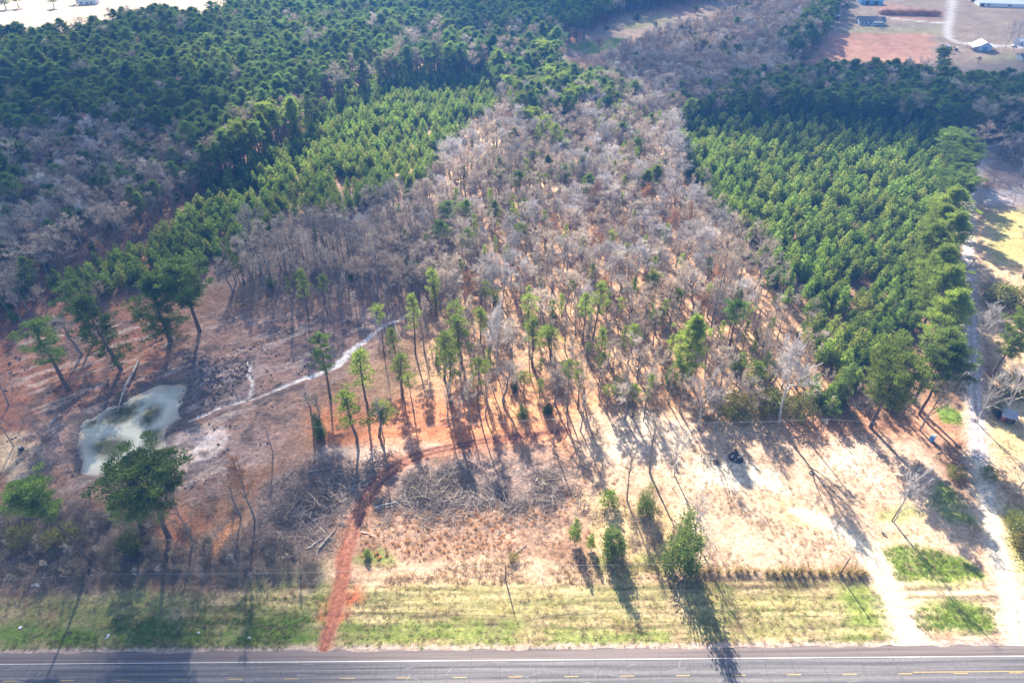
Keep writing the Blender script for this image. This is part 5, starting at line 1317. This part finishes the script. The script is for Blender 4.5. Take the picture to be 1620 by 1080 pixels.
wire(me_[0], me_[0] + Vector((9.0, -17.0, -3.2)), .6, 'slack cable from the thin lane post down to the lane side', .02)

# ---------------------------------------------------------------- wire fence along the verge and its tall grass
M_POST = paint('weathered_fence_post', (.26, .20, .16), (.14, .11, .09), .95, 5)
for i, (x, y) in enumerate([(560, 921), (640, 920), (723, 918), (858, 917), (920, 918), (968, 916), (1040, 914)]):
    p = G(x, y)
    mb = MB().tube([(0, 0, -.3), (.02, 0, .7), (.03, .01, 1.25)], [.075, .07, .06], 7)
    o = mb.build('fence_post', M_POST, None); o.location = p
    tag(o, ['weathered post nearest the red track on the verge fence line', 'weathered post second from the red track', 'weathered post left of the mid verge pole', 'weathered post just right of the mid verge pole', 'weathered post halfway to the cedars', 'weathered post in front of the yellow green cedar', 'weathered post left of the tall dense cedar'][i], 'fence post', 'posts of the verge fence')
o = MB().tube([(0, 0, -.2), (0, 0, 1.3)], .05, 6).box((0, 0, 1.1), (.32, .05, .42)).build('marker_post', M_PORC); o.location = G(1014, 917)
tag(o, 'small white topped marker post at the verge between the two cedars', 'marker')
M_TALL = leaf_mat('tall_tawny_grass', (.28, .21, .08), (.50, .40, .17), .3)
tall = [tuft_mesh('tall_grass', 120, 2.5, .62, .07, M_TALL, 70 + k, .34) for k in range(3)]
core = [MB().tube([(0, 0, -.1), (0, 0, .35), (.03, 0, 1.2)], [.45, .34, .12], 7).mesh('grass_core', paint('grass_thatch', (.22, .16, .07), (.14, .10, .05), .95, 6), False)]
n = 23
for i in range(n):
    k = i / (n - 1); x = 1100 + (1368 - 1100) * k + R_.uniform(-4, 4); y = 905 + (907 - 905) * k + R_.uniform(-1.6, 1.6)
    t = thing('grass_clump', '', 'tall grass', G(x, y), R_.uniform(0, 6), 'clumps of the tall grass row')
    t['label'] = 'tawny tall grass clump at the cedar end of the verge row' if i < 7 else ('tawny tall grass clump in the middle of the verge row' if i < 16 else 'dense tawny tall grass clump at the driveway end of the verge row')
    q = R_.uniform(.75, 1.3); t.scale = (q, q, R_.uniform(.6, 1.35))
    link('blades', tall[i % 3], t); link('thatch', core[0], t)

# ---------------------------------------------------------------- red shed, toilet cabin, pond snag, logs, litter
M_RED = paint('faded_red_boards', (.30, .075, .06), (.18, .06, .05), .85, 2)
M_TIN = paint('weathered_tin', (.42, .42, .44), (.26, .25, .26), .5, 1.2, .35)
M_DARKWOOD = paint('dark_wood', (.10, .075, .06), (.06, .045, .04), .9, 3)
t = thing('shed', 'small red shed with a slanted tin roof right of the gravel lane', 'shed', G(1592, 664), -.45)
w, d_, h0_, h1 = 3.6, 3.0, 2.2, 2.8
b = MB(); b.box((-w / 2, 0, h0_ / 2), (.1, d_, h0_)); b.box((w / 2, 0, h0_ / 2), (.1, d_, h0_)); b.box((0, d_ / 2, h1 / 2), (w + .1, .1, h1)); b.box((0, -d_ / 2, h0_ - .2), (w + .1, .08, .4)); b.box((-w * .36, -d_ / 2, h0_ * .45), (w * .28, .07, h0_ * .8))
b.build('wall', M_RED, t)
r_ = MB().box((0, 0, 0), (w + .7, d_ + .8, .08)); [r_.box((-w / 2 - .2 + .45 * k, 0, .06), (.09, d_ + .78, .05)) for k in range(10)]
ro = r_.build('roof', M_TIN, t); ro.location = (0, 0, 2.6); ro.rotation_euler = (math.atan2(h1 - h0_, d_), 0, 0)
MB().box((.5, -d_ / 2 - .06, .85), (1.2, .05, 1.7)).build('door', M_DARKWOOD, t)
for x in (-w / 2 + .1, w / 2 - .1): MB().box((x, -d_ / 2 - .05, 1.1), (.12, .12, 2.2)).build('post', M_POST, t)

M_BLUE = paint('blue_plastic', (.07, .27, .62), (.05, .19, .46), .45, 1.5)
M_GREYP = paint('grey_plastic', (.62, .63, .65), (.48, .49, .51), .5, 2)
t = thing('toilet_cabin', 'blue portable toilet cabin with a pale grey roof at the wood edge', 'portable toilet', G(1473, 697), .55)
MB().box((0, 0, 1.05), (1.15, 1.15, 2.0)).build('wall', M_BLUE, t)
mb = MB().box((0, 0, .03), (1.25, 1.25, .14)); mb.build('base', M_DARKWOOD, t)
MB().box((0, 0, 2.14), (1.24, 1.24, .16)).box((0, 0, 2.32), (1.15, 1.15, .22), 0, .72).build('roof', M_GREYP, t)
dr = MB().box((0, -.60, 1.02), (.82, .05, 1.8)).build('door', M_BLUE, t); MB().box((.30, -.64, 1.0), (.06, .04, .18)).build('handle', M_GREYP, dr)
MB().box((.62, 0, 1.72), (.04, .7, .18)).build('vent', M_GREYP, t)
MB().tube([(-.35, .4, 2.3), (-.35, .4, 2.75)], .06, 8).build('vent_pipe', M_GREYP, t)

M_SNAG = paint('bleached_dead_wood', (.46, .42, .40), (.20, .17, .15), .9, 1.2)
M_LOG = paint('cut_log', (.44, .38, .33), (.22, .18, .15), .9, 1.5)
M_LOGPALE = paint('pale_log', (.68, .63, .58), (.42, .37, .33), .85, 1.5)
t = thing('dead_tree', 'bleached dead trunk lying from the bank down into the pond', 'dead tree', G(219, 572), 0)
e = Vector(P(186, 652, .5)) - t.location
pts = [np.array(e) * k + np.array([.25 * math.sin(k * 7), 0, .9 * math.sin(k * 3.14) + .3]) for k in np.linspace(0, 1, 9)]
MB().tube(pts, np.linspace(.42, .15, 9), 8).build('trunk', M_SNAG, t)
rr = np.random.default_rng(8)
for k in range(20):
    u = rr.uniform(.72, 1.0); i = u * 8; i0 = min(int(i), 7); b0 = pts[i0] + (pts[i0 + 1] - pts[i0]) * (i - i0)
    dv = np.array([rr.normal(0, 1), rr.normal(-.3, .6), rr.uniform(-.05, .5)]); dv /= np.linalg.norm(dv); L = rr.uniform(2, 4.6)
    MB().tube([b0, b0 + dv * L * .5 + rr.normal(0, .2, 3), b0 + dv * L], [.14, .09, .04], 5).build('branch', M_DARKWOOD, t)

def log(x0, y0, x1, y1, r0, label, mat=None, z=.15):
    a, c = G(x0, y0), G(x1, y1); m = (a + c) / 2; v = (c - a) / 2
    n = 6; ks = np.linspace(-1, 1, n)
    jit = np.random.default_rng(int(x0 * 7 + y0)).normal(0, .09, (n, 3)) * np.array([1, 1, .3])
    pts = [np.array(v) * k + jit[i] + np.array([0, 0, r0 + z]) for i, k in enumerate(ks)]
    o = MB().tube(pts, np.linspace(r0, r0 * .55, n), 8).build('fallen_log', mat or M_LOG); o.location = m
    return tag(o, label, 'log', 'logs lying on the cleared ground')
for a in [(594, 803, 655, 789, .26, 'long pale log at the left foot of the main brush heap', M_LOGPALE), (596, 806, 625, 800, .16, 'short log tucked under the long pale log'), (655, 787, 690, 780, .2, 'grey log sticking out of the main brush heap'),
          (506, 868, 530, 838, .24, 'dark log lying beside the red track'), (487, 868, 510, 852, .14, 'thin pale log crossing the dark log by the track', M_LOGPALE), (502, 880, 503, 862, .12, 'short log end on by the red track'),
          (540, 787, 594, 749, .18, 'long thin log running beside the track bend'), (552, 780, 590, 760, .13, 'second thin log running beside the track bend'), (516, 765, 562, 770, .17, 'grey log lying flat above the track bend'),
          (476, 813, 500, 822, .15, 'small pale log on the left slash ground', M_LOGPALE), (440, 826, 456, 824, .13, 'tiny log at the left edge of the slash ground'), (486, 748, 510, 743, .2, 'blue grey log in the rear of the left slash ground'), (453, 754, 473, 739, .1, 'thin leaning stick on the left slash ground'),
          (700, 795, 748, 787, .2, 'upper log of the small log stack'), (703, 799, 745, 792, .18, 'middle log of the small log stack'), (706, 789, 738, 783, .15, 'lowest thin log of the small log stack'),
          (780, 790, 800, 766, .14, 'log leaning on the second brush heap'), (855, 790, 880, 800, .22, 'log at the right end of the brush heaps'), (864, 795, 882, 791, .13, 'thin log at the right end of the brush heaps'), (815, 876, 834, 859, .14, 'dark log in front of the orange grass'),
          (571, 841, 595, 850, .14, 'pale stick beside the red track', M_LOGPALE), (622, 508, 634, 538, .2, 'straight white pole lying by the creek head', M_LOGPALE), (122, 718, 140, 717, .14, 'thin log floating at the pond edge'), (80, 670, 90, 662, .2, 'pale short log left of the pond', M_LOGPALE),
          (1395, 842, 1403, 848, .28, 'rotten brown log in the sunny yard'), (955, 585, 975, 555, .13, 'thin fallen trunk in the centre right woods', M_LOGPALE), (775, 420, 790, 418, .3, 'fallen dark trunk in the hardwoods'), (195, 872, 245, 871, .16, 'fallen pole under the largest near pine')]:
    log(*a[:6], a[6] if len(a) > 6 else None)
# stump and burnt heap
t = thing('stump', 'dark round stump left of the pond', 'stump', G(34, 711), 0)
MB().tube([(0, 0, -.2), (0, 0, .3), (.03, 0, 1.2)], [.95, .72, .62], 12).build('body', M_DARKWOOD, t)
MB().tube([(.03, 0, 1.2), (.03, 0, 1.23)], [.56, .54], 12).build('cut_face', M_LOG, t)
t = thing('burnt_heap', 'charred black heap with pale ends in the shadow of the sandy clearing', 'burnt heap', G(1164, 724), 0); t.scale = (1.6, 1.6, 1.5)
M_CHAR = paint('charred_wood', (.025, .023, .024), (.07, .065, .065), .9, 3)
for k in range(9):
    a = k * .7; L = rr.uniform(1.2, 2.3); c = np.array([math.cos(a) * .5, math.sin(a) * .5, .35 + .08 * (k % 3)]); dv = np.array([math.cos(a + 1.2), math.sin(a + 1.2), rr.normal(.15, .2)])
    MB().tube([c - dv * L / 2, c, c + dv * L / 2], [.22, .26, .18], 7).build('charred_log', M_CHAR if k % 4 else M_LOG, t)
MB().tube([(0, 0, -.1), (0, 0, .2), (0, 0, .55)], [1.5, 1.15, .3], 11).build('ash_mound', M_CHAR, t)
t = thing('brush_pile', 'small brown brush pile beside the charred heap', 'brush pile', G(1134, 732), 0)
for k in range(3): link('branches', brush_mesh('branches', 14, 2.0, .8, .4, M_STICK_DARK, 90 + k, .05), t)
M_TARP = paint('blue_white_tarp', (.50, .58, .70), (.35, .45, .62), .5, 2)
def crumple(name, x, y, sx, sy, label, cat, mat):
    n = 9; r = np.random.default_rng(int(x)); u, v = np.meshgrid(np.linspace(-1, 1, n), np.linspace(-1, 1, n))
    zz = .05 + .22 * sx * fbm(u * 2 + x, v * 2, 1.2, 3, 4) * (1 - .8 * np.maximum(abs(u), abs(v)))
    V = np.column_stack([(u * sx * (1 + .2 * r.random(u.shape))).ravel(), (v * sy * (1 + .2 * r.random(u.shape))).ravel(), zz.ravel()])
    V2 = V - np.array([0, 0, .03])
    i = (np.arange(n - 1)[:, None] * n + np.arange(n - 1)).ravel(); f = np.stack([i, i + 1, i + n + 1, i + n], -1)
    o = link(name, np_mesh(name, np.vstack([V, V2]), np.vstack([f, f[:, ::-1] + n * n]), [mat])); o.location = G(x, y); return tag(o, label, cat)
crumple('tarp', 57, 925, 1.0, .45, 'crumpled pale blue tarp in the dark bank', 'tarp', M_TARP)
crumple('litter_sheet', 170, 1006, .28, .5, 'pale blue litter scrap on the verge by the left end', 'litter', M_TARP)
crumple('litter_sheet', 32, 992, .3, .3, 'pale litter scrap in the verge gully', 'litter', M_GREYP)
crumple('litter_sheet', 394, 1008, .4, .25, 'white litter scrap near the red track on the verge', 'litter', M_GREYP)
crumple('litter_sheet', 314, 1000, .25, .25, 'white litter scrap beside the black tyre piece', 'litter', M_GREYP)
M_RUBBER = paint('black_rubber', (.02, .02, .02), (.04, .04, .04), .8, 4)
for (x, y, lab) in [(110, 1001, 'black tyre lying in the green verge at the left end'), (323, 992, 'black tyre lying in the green verge near the shadowed middle')]:
    t = thing('tyre', lab, 'tyre', G(x, y), .4); a = np.linspace(0, 2 * math.pi, 17)
    MB().tube([(math.cos(q) * .34, math.sin(q) * .34, .12) for q in a], .13, 8, False).build('tread', M_RUBBER, t)
    MB().tube([(0, 0, .04), (0, 0, .1)], [.2, .2], 10).build('rim', M_DARKWOOD, t)
M_RDARK = paint('culvert_shadow_steel', (.22, .17, .15), (.14, .11, .10), .7, 3)
for (x, y, lab) in [(1383, 667, 'pale bucket under the spreading pine'), (1284, 748, 'small ring of dark wire on the sandy clearing')]:
    t = thing('bucket' if 'bucket' in lab else 'wire_ring', lab, 'bucket' if 'bucket' in lab else 'wire ring', G(x, y), 0)
    if 'bucket' in lab: MB().tube([(0, 0, 0), (0, 0, .6)], [.28, .34], 12).build('body', M_GREYP, t); MB().tube([(0, 0, .6), (0, 0, .64)], [.36, .36], 12).build('lid', M_GREYP, t)
    else: MB().tube([(math.cos(q) * .7, math.sin(q) * .7, .12) for q in a], .10, 6, False).build('ring', M_RUBBER, t); MB().tube([(-.6, 0, .2), (.6, .1, .25)], .05, 5).build('tie', M_GALV, t)

# ---------------------------------------------------------------- the far farm
M_SHINGLE = paint('dark_shingles', (.10, .105, .13), (.07, .072, .09), .85, 1)
M_SIDING = paint('pale_blue_siding', (.46, .56, .66), (.38, .47, .57), .7, .6)
M_WSIDING = paint('white_siding', (.70, .70, .70), (.58, .58, .59), .7, .6)
M_BLUEROOF = paint('blue_metal_roof', (.15, .36, .60), (.12, .29, .50), .45, .4)
M_PALEROOF = paint('pale_metal_roof', (.74, .76, .77), (.62, .64, .66), .45, .4)
M_GLASS = paint('dark_glass', (.03, .04, .05), (.02, .025, .03), .1, 1)
M_GREENROOF = paint('grey_green_roof', (.36, .42, .42), (.28, .33, .33), .5, .5)

def gable(name, label, cat, px, py, L, W, h, rise, rz, wall, roof, windows=(), doors=(), chimney=False, over=.5, porch=False):
    """a gabled building, ridge along its local x"""
    t = thing(name, label, cat, G(px, py), rz)
    b = MB(); b.box((0, 0, h / 2), (L, W, h))
    for s in (-1, 1):
        x0, x1 = (s * L / 2, s * (L / 2 - .15)); 
        xa, xb = min(x0, x1), max(x0, x1)
        b.add([(xa, -W / 2, h), (xa, W / 2, h), (xa, 0, h + rise), (xb, -W / 2, h), (xb, W / 2, h), (xb, 0, h + rise)], [(0, 2, 1), (3, 4, 5), (0, 3, 5, 2), (1, 2, 5, 4)])
    b.build('wall', wall, t)
    ro = MB(); sl = math.atan2(rise, W / 2); e = over
    for s in (-1, 1):
        ly = (W / 2 + e); z0 = h + rise + .05; z1 = h + rise + .05 - rise / (W / 2) * ly
        v = [(-L / 2 - e, 0, z0), (L / 2 + e, 0, z0), (L / 2 + e, s * ly, z1), (-L / 2 - e, s * ly, z1)]
        v += [(x, y, z + .14) for x, y, z in v]
        f = [(0, 1, 2, 3), (7, 6, 5, 4), (0, 4, 5, 1), (1, 5, 6, 2), (2, 6, 7, 3), (3, 7, 4, 0)]
        ro.add(v, f if s < 0 else [q[::-1] for q in f])
    r0 = ro.build('roof', roof, t)
    if chimney: MB().box((L * .2, W * .12, h + rise), (.7, .7, 1.6)).build('chimney', M_RED, r0)
    for (x, z, w, hh) in windows:
        fr = MB().box((x, -W / 2 - .03, z), (w + .16, .08, hh + .16)).build('window', M_WSIDING, t); MB().box((x, -W / 2 - .08, z), (w, .05, hh)).build('pane', M_GLASS, fr)
    for (x, w, hh) in doors:
        dd = MB().box((x, -W / 2 - .05, hh / 2), (w, .1, hh)).build('door', M_DARKWOOD, t); MB().box((x + w * .38, -W / 2 - .12, hh * .5), (.08, .06, .14)).build('handle', M_GALV, dd)
    if porch:
        MB().box((L * .2, -W / 2 - 1.3, h - .25), (L * .35, 2.4, .14)).build('porch_roof', M_PALEROOF, t)
        for x in (.05, .35): MB().box((L * x, -W / 2 - 2.3, (h - .3) / 2), (.16, .16, h - .32)).build('post', M_WSIDING, t)
    return t
gable('farmhouse', 'long low farmhouse with dark shingle roof and pale blue walls', 'house', 1376, 38, 21, 10, 3.2, 2.6, -.10, M_SIDING, M_SHINGLE, [(-8, 1.7, 1.4, 1.3), (-5, 1.7, 1.4, 1.3), (-1, 1.7, 1.4, 1.3), (8, 1.7, 1.6, 1.3)], [(2, 1.1, 2.1)], True, .6, True)
gable('barn', 'long blue metal barn at the top edge of the farm field', 'barn', 1376, 6, 20, 9, 3.8, 1.8, -.08, M_BLUEROOF, M_BLUEROOF, [], [(-4, 3.4, 3.2), (4, 3.4, 3.2)])
gable('open_shed', 'small dark open shed with a white roof beside the wood edge', 'shed', 1318, 30, 8, 6, 3.0, .9, -.1, M_DARKWOOD, M_PALEROOF, [], [(-1.5, 2.6, 2.3)])
t = gable('workshop', 'pale blue workshop with white roof and open lean-to sides', 'workshop', 1552, 78, 11, 9, 3.6, 2.6, math.pi / 2 - .12, M_SIDING, M_PALEROOF, [], [], False, .4)
for s in (-1, 1):
    v = MB().box((0, 0, 0), (11.6, 4.4, .12)).build('lean_to_roof', M_PALEROOF, t); v.location = (0, s * 6.7, 3.05); v.rotation_euler = (-s * .22, 0, 0)
    for x in (-5.2, 0, 5.2): MB().box((x, s * 8.4, 1.25), (.18, .18, 2.5)).build('post', M_POST, t)
MB().box((-5.56, 0, 1.5), (.08, 3.2, 3.0)).build('roller_door', M_BLUEROOF, t); MB().box((-5.58, 3.0, 1.05), (.08, 1.0, 2.1)).build('door', M_WSIDING, t)
gable('poultry_house', 'upper long white roofed poultry house in the top corner', 'poultry house', 1582, 1, 58, 13, 3.2, 2.0, -.16, M_WSIDING, M_PALEROOF, [(-20, 1.6, 3, 1), (0, 1.6, 3, 1), (20, 1.6, 3, 1)], [(-26, 3, 2.8)])
gable('poultry_house', 'lower long white roofed poultry house nearest the farm road', 'poultry house', 1592, 10, 52, 12, 3.2, 1.9, -.16, M_WSIDING, M_PALEROOF, [(-18, 1.6, 3, 1), (0, 1.6, 3, 1), (18, 1.6, 3, 1)], [(-23, 3, 2.8)])
gable('small_barn', 'dark blue roofed hut at the edge beside the green patch', 'hut', 1619, 94, 8, 6, 2.6, 1.4, .1, M_WSIDING, M_SHINGLE, [(-2, 1.5, 1, .9)], [(1.5, 1, 2)])
gable('white_hut', 'little white hut behind the tall bare trees by the workshop', 'hut', 1610, 70, 5, 5, 3.0, 1.2, .3, M_WSIDING, M_PALEROOF, [(-1.2, 1.5, .9, .9)], [(1.0, .9, 2)])
gable('far_house', 'grey roofed house among trees at the top of the pale far field', 'house', 141, 6, 16, 9, 3.2, 2.6, .1, M_WSIDING, M_GREENROOF, [(-5, 1.7, 1.4, 1.3), (4, 1.7, 1.4, 1.3)], [(0, 1.1, 2.1)], True)

M_CARWHITE = paint('white_car_paint', (.72, .73, .74), (.66, .67, .68), .3, .5)
M_CARDARK = paint('dark_car_paint', (.05, .055, .07), (.04, .045, .055), .3, .5)
M_CARRED = paint('red_machine_paint', (.30, .05, .05), (.22, .05, .05), .5, 1)
def wheel(t, x, y, r, w):
    wl = MB().tube([(x, y - w / 2, r), (x, y + w / 2, r)], r, 14).build('wheel', M_RUBBER, t)
    MB().tube([(x, y - w / 2 - .02, r), (x, y + w / 2 + .02, r)], r * .55, 10).build('rim', M_GALV, wl)
def car(px, py, rz, mat, label, cat, pickup=False):
    t = thing('parked_car' if not pickup else 'pickup_truck', label, cat, G(px, py), rz, None)
    side = [(-2.3, .45), (2.25, .45), (2.3, .85), (1.1, 1.0), (.5, 1.5), (-.6, 1.52), (-1.0, 1.02), (-2.3, 1.0)] if pickup else [(-2.2, .4), (2.2, .4), (2.25, .8), (1.2, .98), (.5, 1.45), (-1.2, 1.45), (-1.9, .98), (-2.25, .9)]
    mb = MB(); n = len(side); v = [(x, -.88 + (.14 if z > 1.2 else 0), z) for x, z in side] + [(x, .88 - (.14 if z > 1.2 else 0), z) for x, z in side]
    mb.add(v, [tuple(range(n)), tuple(range(n, 2 * n))[::-1]] + [(i, n + i, n + (i + 1) % n, (i + 1) % n) for i in range(n)]); mb.build('body', mat, t)
    g = MB(); g.box((.82, 0, 1.23), (.06, 1.4, .34)); g.build('windscreen', M_GLASS, t)
    for s in (-1, 1):
        MB().box((-.1 if pickup else -.4, s * .80, 1.22), (1.0 if pickup else 1.5, .10, .34)).build('side_window', M_GLASS, t)
        MB().box((2.26, s * .6, .72), (.06, .32, .16)).build('headlight', M_PORC, t)
        for x in (-1.4, 1.4): wheel(t, x, s * .80, .34, .24)
car(1499, 74, 1.75, M_CARWHITE, 'white pickup parked on the grass left of the workshop', 'pickup truck', True)
car(1308, 43, .2, M_CARDARK, 'dark car parked at the wood edge below the open shed', 'car')
car(1315, 44, .1, M_CARWHITE, 'white car parked at the wood edge below the open shed', 'car')
car(1381, 41, .2, M_CARWHITE, 'white car parked in front of the farmhouse', 'car')
car(1604, 74, .1, M_CARWHITE, 'pale car parked by the farm road under the tall bare trees', 'car')
def tractor(px, py, rz, mat, label, canopy):
    t = thing('tractor', label, 'tractor', G(px, py), rz)
    MB().box((.9, 0, 1.05), (1.7, .75, .7)).build('bonnet', mat, t); MB().box((-.5, 0, .95), (1.3, .9, .5)).build('body', mat, t)
    MB().box((-.7, 0, 1.4), (.5, .5, .45)).build('seat', M_RUBBER, t)
    for s in (-1, 1): wheel(t, -.7, s * .85, .85, .45); wheel(t, 1.3, s * .7, .5, .3)
    if canopy:
        MB().box((-.6, 0, 2.55), (1.7, 1.5, .12)).build('canopy', M_PALEROOF, t)
        for s in (-1, 1): MB().tube([(-1.1, s * .6, 1.1), (-1.1, s * .6, 2.5)], .05, 5).build('canopy_post', M_RUBBER, t)
    MB().tube([(1.3, .2, 1.35), (1.3, .2, 2.0)], .05, 6).build('exhaust', M_RUBBER, t)
    MB().box((2.3, 0, .5), (.2, 1.7, .7)).build('loader_bucket', M_CARDARK, t)
tractor(1494, 84, 1.0, M_CARRED, 'dark red tractor on the bare ground below the white pickup', False)
tractor(1512, 80, 1.2, M_CARDARK, 'tractor with a white canopy right of the dark red one', True)

for i, (k, x, y, t_, w, lab) in enumerate([('open_bare', 1589, 78, 38, 26, 'left one of the tall bare trees by the workshop'), ('open_bare', 1603, 80, 36, 24, 'middle one of the tall bare trees by the workshop'), ('open_bare', 1616, 82, 38, 24, 'right one of the tall bare trees by the workshop'), ('open_bare', 1387, 42, 28, 14, 'small bare tree in front of the farmhouse'), ('bud_bare', 1547, 101, 90, 16, 'reddish round tree at the field edge by the green patch'),
                                      ('bud_bare', 948, 84, 62, 22, 'reddish tree on the green patch of the far clearing'), ('bare', 908, 62, 44, 16, 'grey tree at the corner of the far clearing')]):
    hero('bare_tree', k, x, y, t_, lab, BT, w)
for i, (k, x, y, t_, w, lab) in enumerate([('pine', 1335, 22, 6, 14, 'dark round tree beside the open shed'), ('big_pine', 1480, 116, 74, 24, 'tall dark pine at the corner of the farm field'), ('big_pine', 1483, 122, 92, 26, 'lower dark pine under the tall one at the farm field corner'), ('pine', 1272, 100, 84, 18, 'round dark pine at the near left corner of the field'), ('cedar', 1007, 32, 18, 9, 'slim dark cedar in the far clearing'), ('cedar', 1057, 55, 42, 12, 'dark cedar at the wood edge of the far clearing'), ('cedar', 1006, 82, 66, 11, 'pointed cedar at the near side of the far clearing'), ('cedar', 960, 46, 40, 7, 'small round cedar in the middle of the far clearing'), ('cedar', 1037, 40, 34, 6, 'tiny cedar in the far clearing'),
                                      ('pine', 10, 14, 0, 20, 'dark tree at the far left of the pale far field'), ('pine', 30, 12, -4, 18, 'dark tree second from the far left of the pale field'), ('pine', 86, 12, -4, 18, 'round dark tree in the pale far field'), ('pine', 122, 6, -8, 18, 'dark tree beside the far grey roofed house'), ('pine', 1100, 22, 8, 12, 'dark pine beyond the far clearing')]):
    hero('pine_tree' if 'pine' in k else 'cedar_tree', k, x, y, t_, lab, PT if 'pine' in k else 'cedar', w)
# the overgrown hedge row behind the farmhouse
t = thing('hedge', 'long overgrown orange brown hedge behind the farmhouse', 'hedge', G(1440, 24), -.09)
h_ = bush(301, 3.2, 4.0, 120, 22, (.9, .14), 0, 5, .4); hm = h_.meshes('hedge', M_BARK_GREY, M_TWIG_BUD)
for k in range(5):
    a, b = link('stems', hm[0], t), link('foliage', hm[1], t)
    for q in (a, b): q.location = (-20 + 10 * k, 0, 0); q.scale = (1.7, .9, 1.0); q.rotation_euler = (0, 0, 0)

# ---------------------------------------------------------------- clouds: real ones, high above, that shade part of the land
CLOUD_Z = 520.0
def cloud_material():
    m, nt, out = new_mat('thin_cumulus')
    at = N(nt, 'ShaderNodeAttribute'); at.attribute_name = 'thickness'
    d = N(nt, 'ShaderNodeBsdfDiffuse'); d.inputs[0].default_value = (.92, .92, .94, 1)
    tl = N(nt, 'ShaderNodeBsdfTranslucent'); tl.inputs[0].default_value = (.92, .92, .94, 1)
    m1 = N(nt, 'ShaderNodeMixShader'); m1.inputs[0].default_value = .5; nt.links.new(d.outputs[0], m1.inputs[1]); nt.links.new(tl.outputs[0], m1.inputs[2])
    tr = N(nt, 'ShaderNodeBsdfTransparent'); mx = N(nt, 'ShaderNodeMixShader')
    nt.links.new(at.outputs['Fac'], mx.inputs[0]); nt.links.new(tr.outputs[0], mx.inputs[1]); nt.links.new(m1.outputs[0], mx.inputs[2])
    nt.links.new(mx.outputs[0], out.inputs[0])
    return m
M_CLOUD = cloud_material()
def cloud(poly_px, dens, seed, label, soft=26):
    off = np.array([math.sin(SUN_AZ), math.cos(SUN_AZ)]) * CLOUD_Z / math.tan(SUN_EL)
    poly = PP(poly_px) + off
    step = 9.0
    lo, hi = poly.min(0) - soft * 1.5, poly.max(0) + soft * 1.5
    x, y = np.meshgrid(np.arange(lo[0], hi[0], step), np.arange(lo[1], hi[1], step)); nx_, ny_ = x.shape[1], x.shape[0]
    x, y = x.ravel(), y.ravel()
    d = poly_sd(x, y, poly) + 60 * (fbm(x, y, 90, 4, seed) - .5)
    k = 1 - sstep(-soft, soft, d)
    body = np.clip(-d / 80, 0, 1) ** .5
    top = CLOUD_Z + 4 + 70 * body * (.4 + .9 * fbm(x, y, 60, 4, seed + 2)); bot = CLOUD_Z - 3 - 8 * body * fbm(x, y, 40, 3, seed + 4)
    den = np.clip(dens * k * (.72 + .56 * fbm(x, y, 70, 4, seed + 6)), 0, .97)
    qi = (np.arange(ny_ - 1)[:, None] * nx_ + np.arange(nx_ - 1)[None, :]).ravel()
    f = np.stack([qi, qi + 1, qi + nx_ + 1, qi + nx_], -1); f = f[(d[f] < soft * 1.2).any(1)]
    u, inv = np.unique(f, return_inverse=True); f = inv.reshape(f.shape); n = len(u)
    me = np_mesh('cloud', np.vstack([np.column_stack([x[u], y[u], top[u]]), np.column_stack([x[u], y[u], bot[u]])]), np.vstack([f, f[:, ::-1] + n]), [M_CLOUD], None, True)
    a = me.attributes.new('thickness', 'FLOAT', 'POINT'); a.data.foreach_set('value', np.tile(den[u], 2).astype(np.float32))
    return tag(link('cloud', me), label, 'cloud', None, 'structure')
cloud([(-500, 1300), (560, 1300), (535, 1040), (560, 930), (520, 800), (540, 700), (600, 600), (660, 500), (700, 420), (660, 320), (560, 290), (400, 330), (250, 400), (-200, 470), (-500, 600)], .50, 1, 'thin cloud shading the pond side')
cloud([(1080, 140), (1250, 100), (1480, 110), (1900, 60), (1900, 300), (1640, 330), (1540, 300), (1480, 235), (1330, 250), (1200, 240), (1090, 215), (960, 160), (900, 110), (940, 60)], .62, 2, 'cloud shading the northern woods', 22)
cloud([(-500, 190), (120, 185), (330, 220), (350, 300), (250, 350), (100, 420), (-500, 440)], .66, 3, 'cloud shading the grey hollow', 22)
cloud([(-500, 60), (100, 50), (330, 30), (400, 90), (250, 150), (100, 190), (-500, 180)], .34, 5, 'thin cloud shading the western forest', 30)
cloud([(820, 120), (700, 60), (900, -60), (1300, -100), (1900, -100), (1900, 50), (1480, 105), (1250, 95), (940, 58)], .40, 4, 'thin far cloud over the farm', 40)

# ---------------------------------------------------------------- haze
def haze():
    m, nt, out = new_mat('valley_haze')
    v = N(nt, 'ShaderNodeVolumePrincipled')
    v.inputs['Color'].default_value = (.10, .36, 1.0, 1); v.inputs['Density'].default_value = HAZE_D; v.inputs['Anisotropy'].default_value = .1
    nt.links.new(v.outputs[0], out.inputs['Volume'])
    x0, x1, y0, y1 = XS[0] - 20, XS[-1] + 20, YS[0] - 20, YS[-1] + 20
    z0, z1 = float(gz.min()) - 2.5, CAM_H + 12
    o = MB().box(((x0 + x1) / 2, (y0 + y1) / 2, (z0 + z1) / 2), (x1 - x0, y1 - y0, z1 - z0)).build('haze', m)
    o.display_type = 'WIRE'
    tag(o, 'blue winter haze lying over the land', None, None, 'stuff')
HAZE_D = .00018
haze()
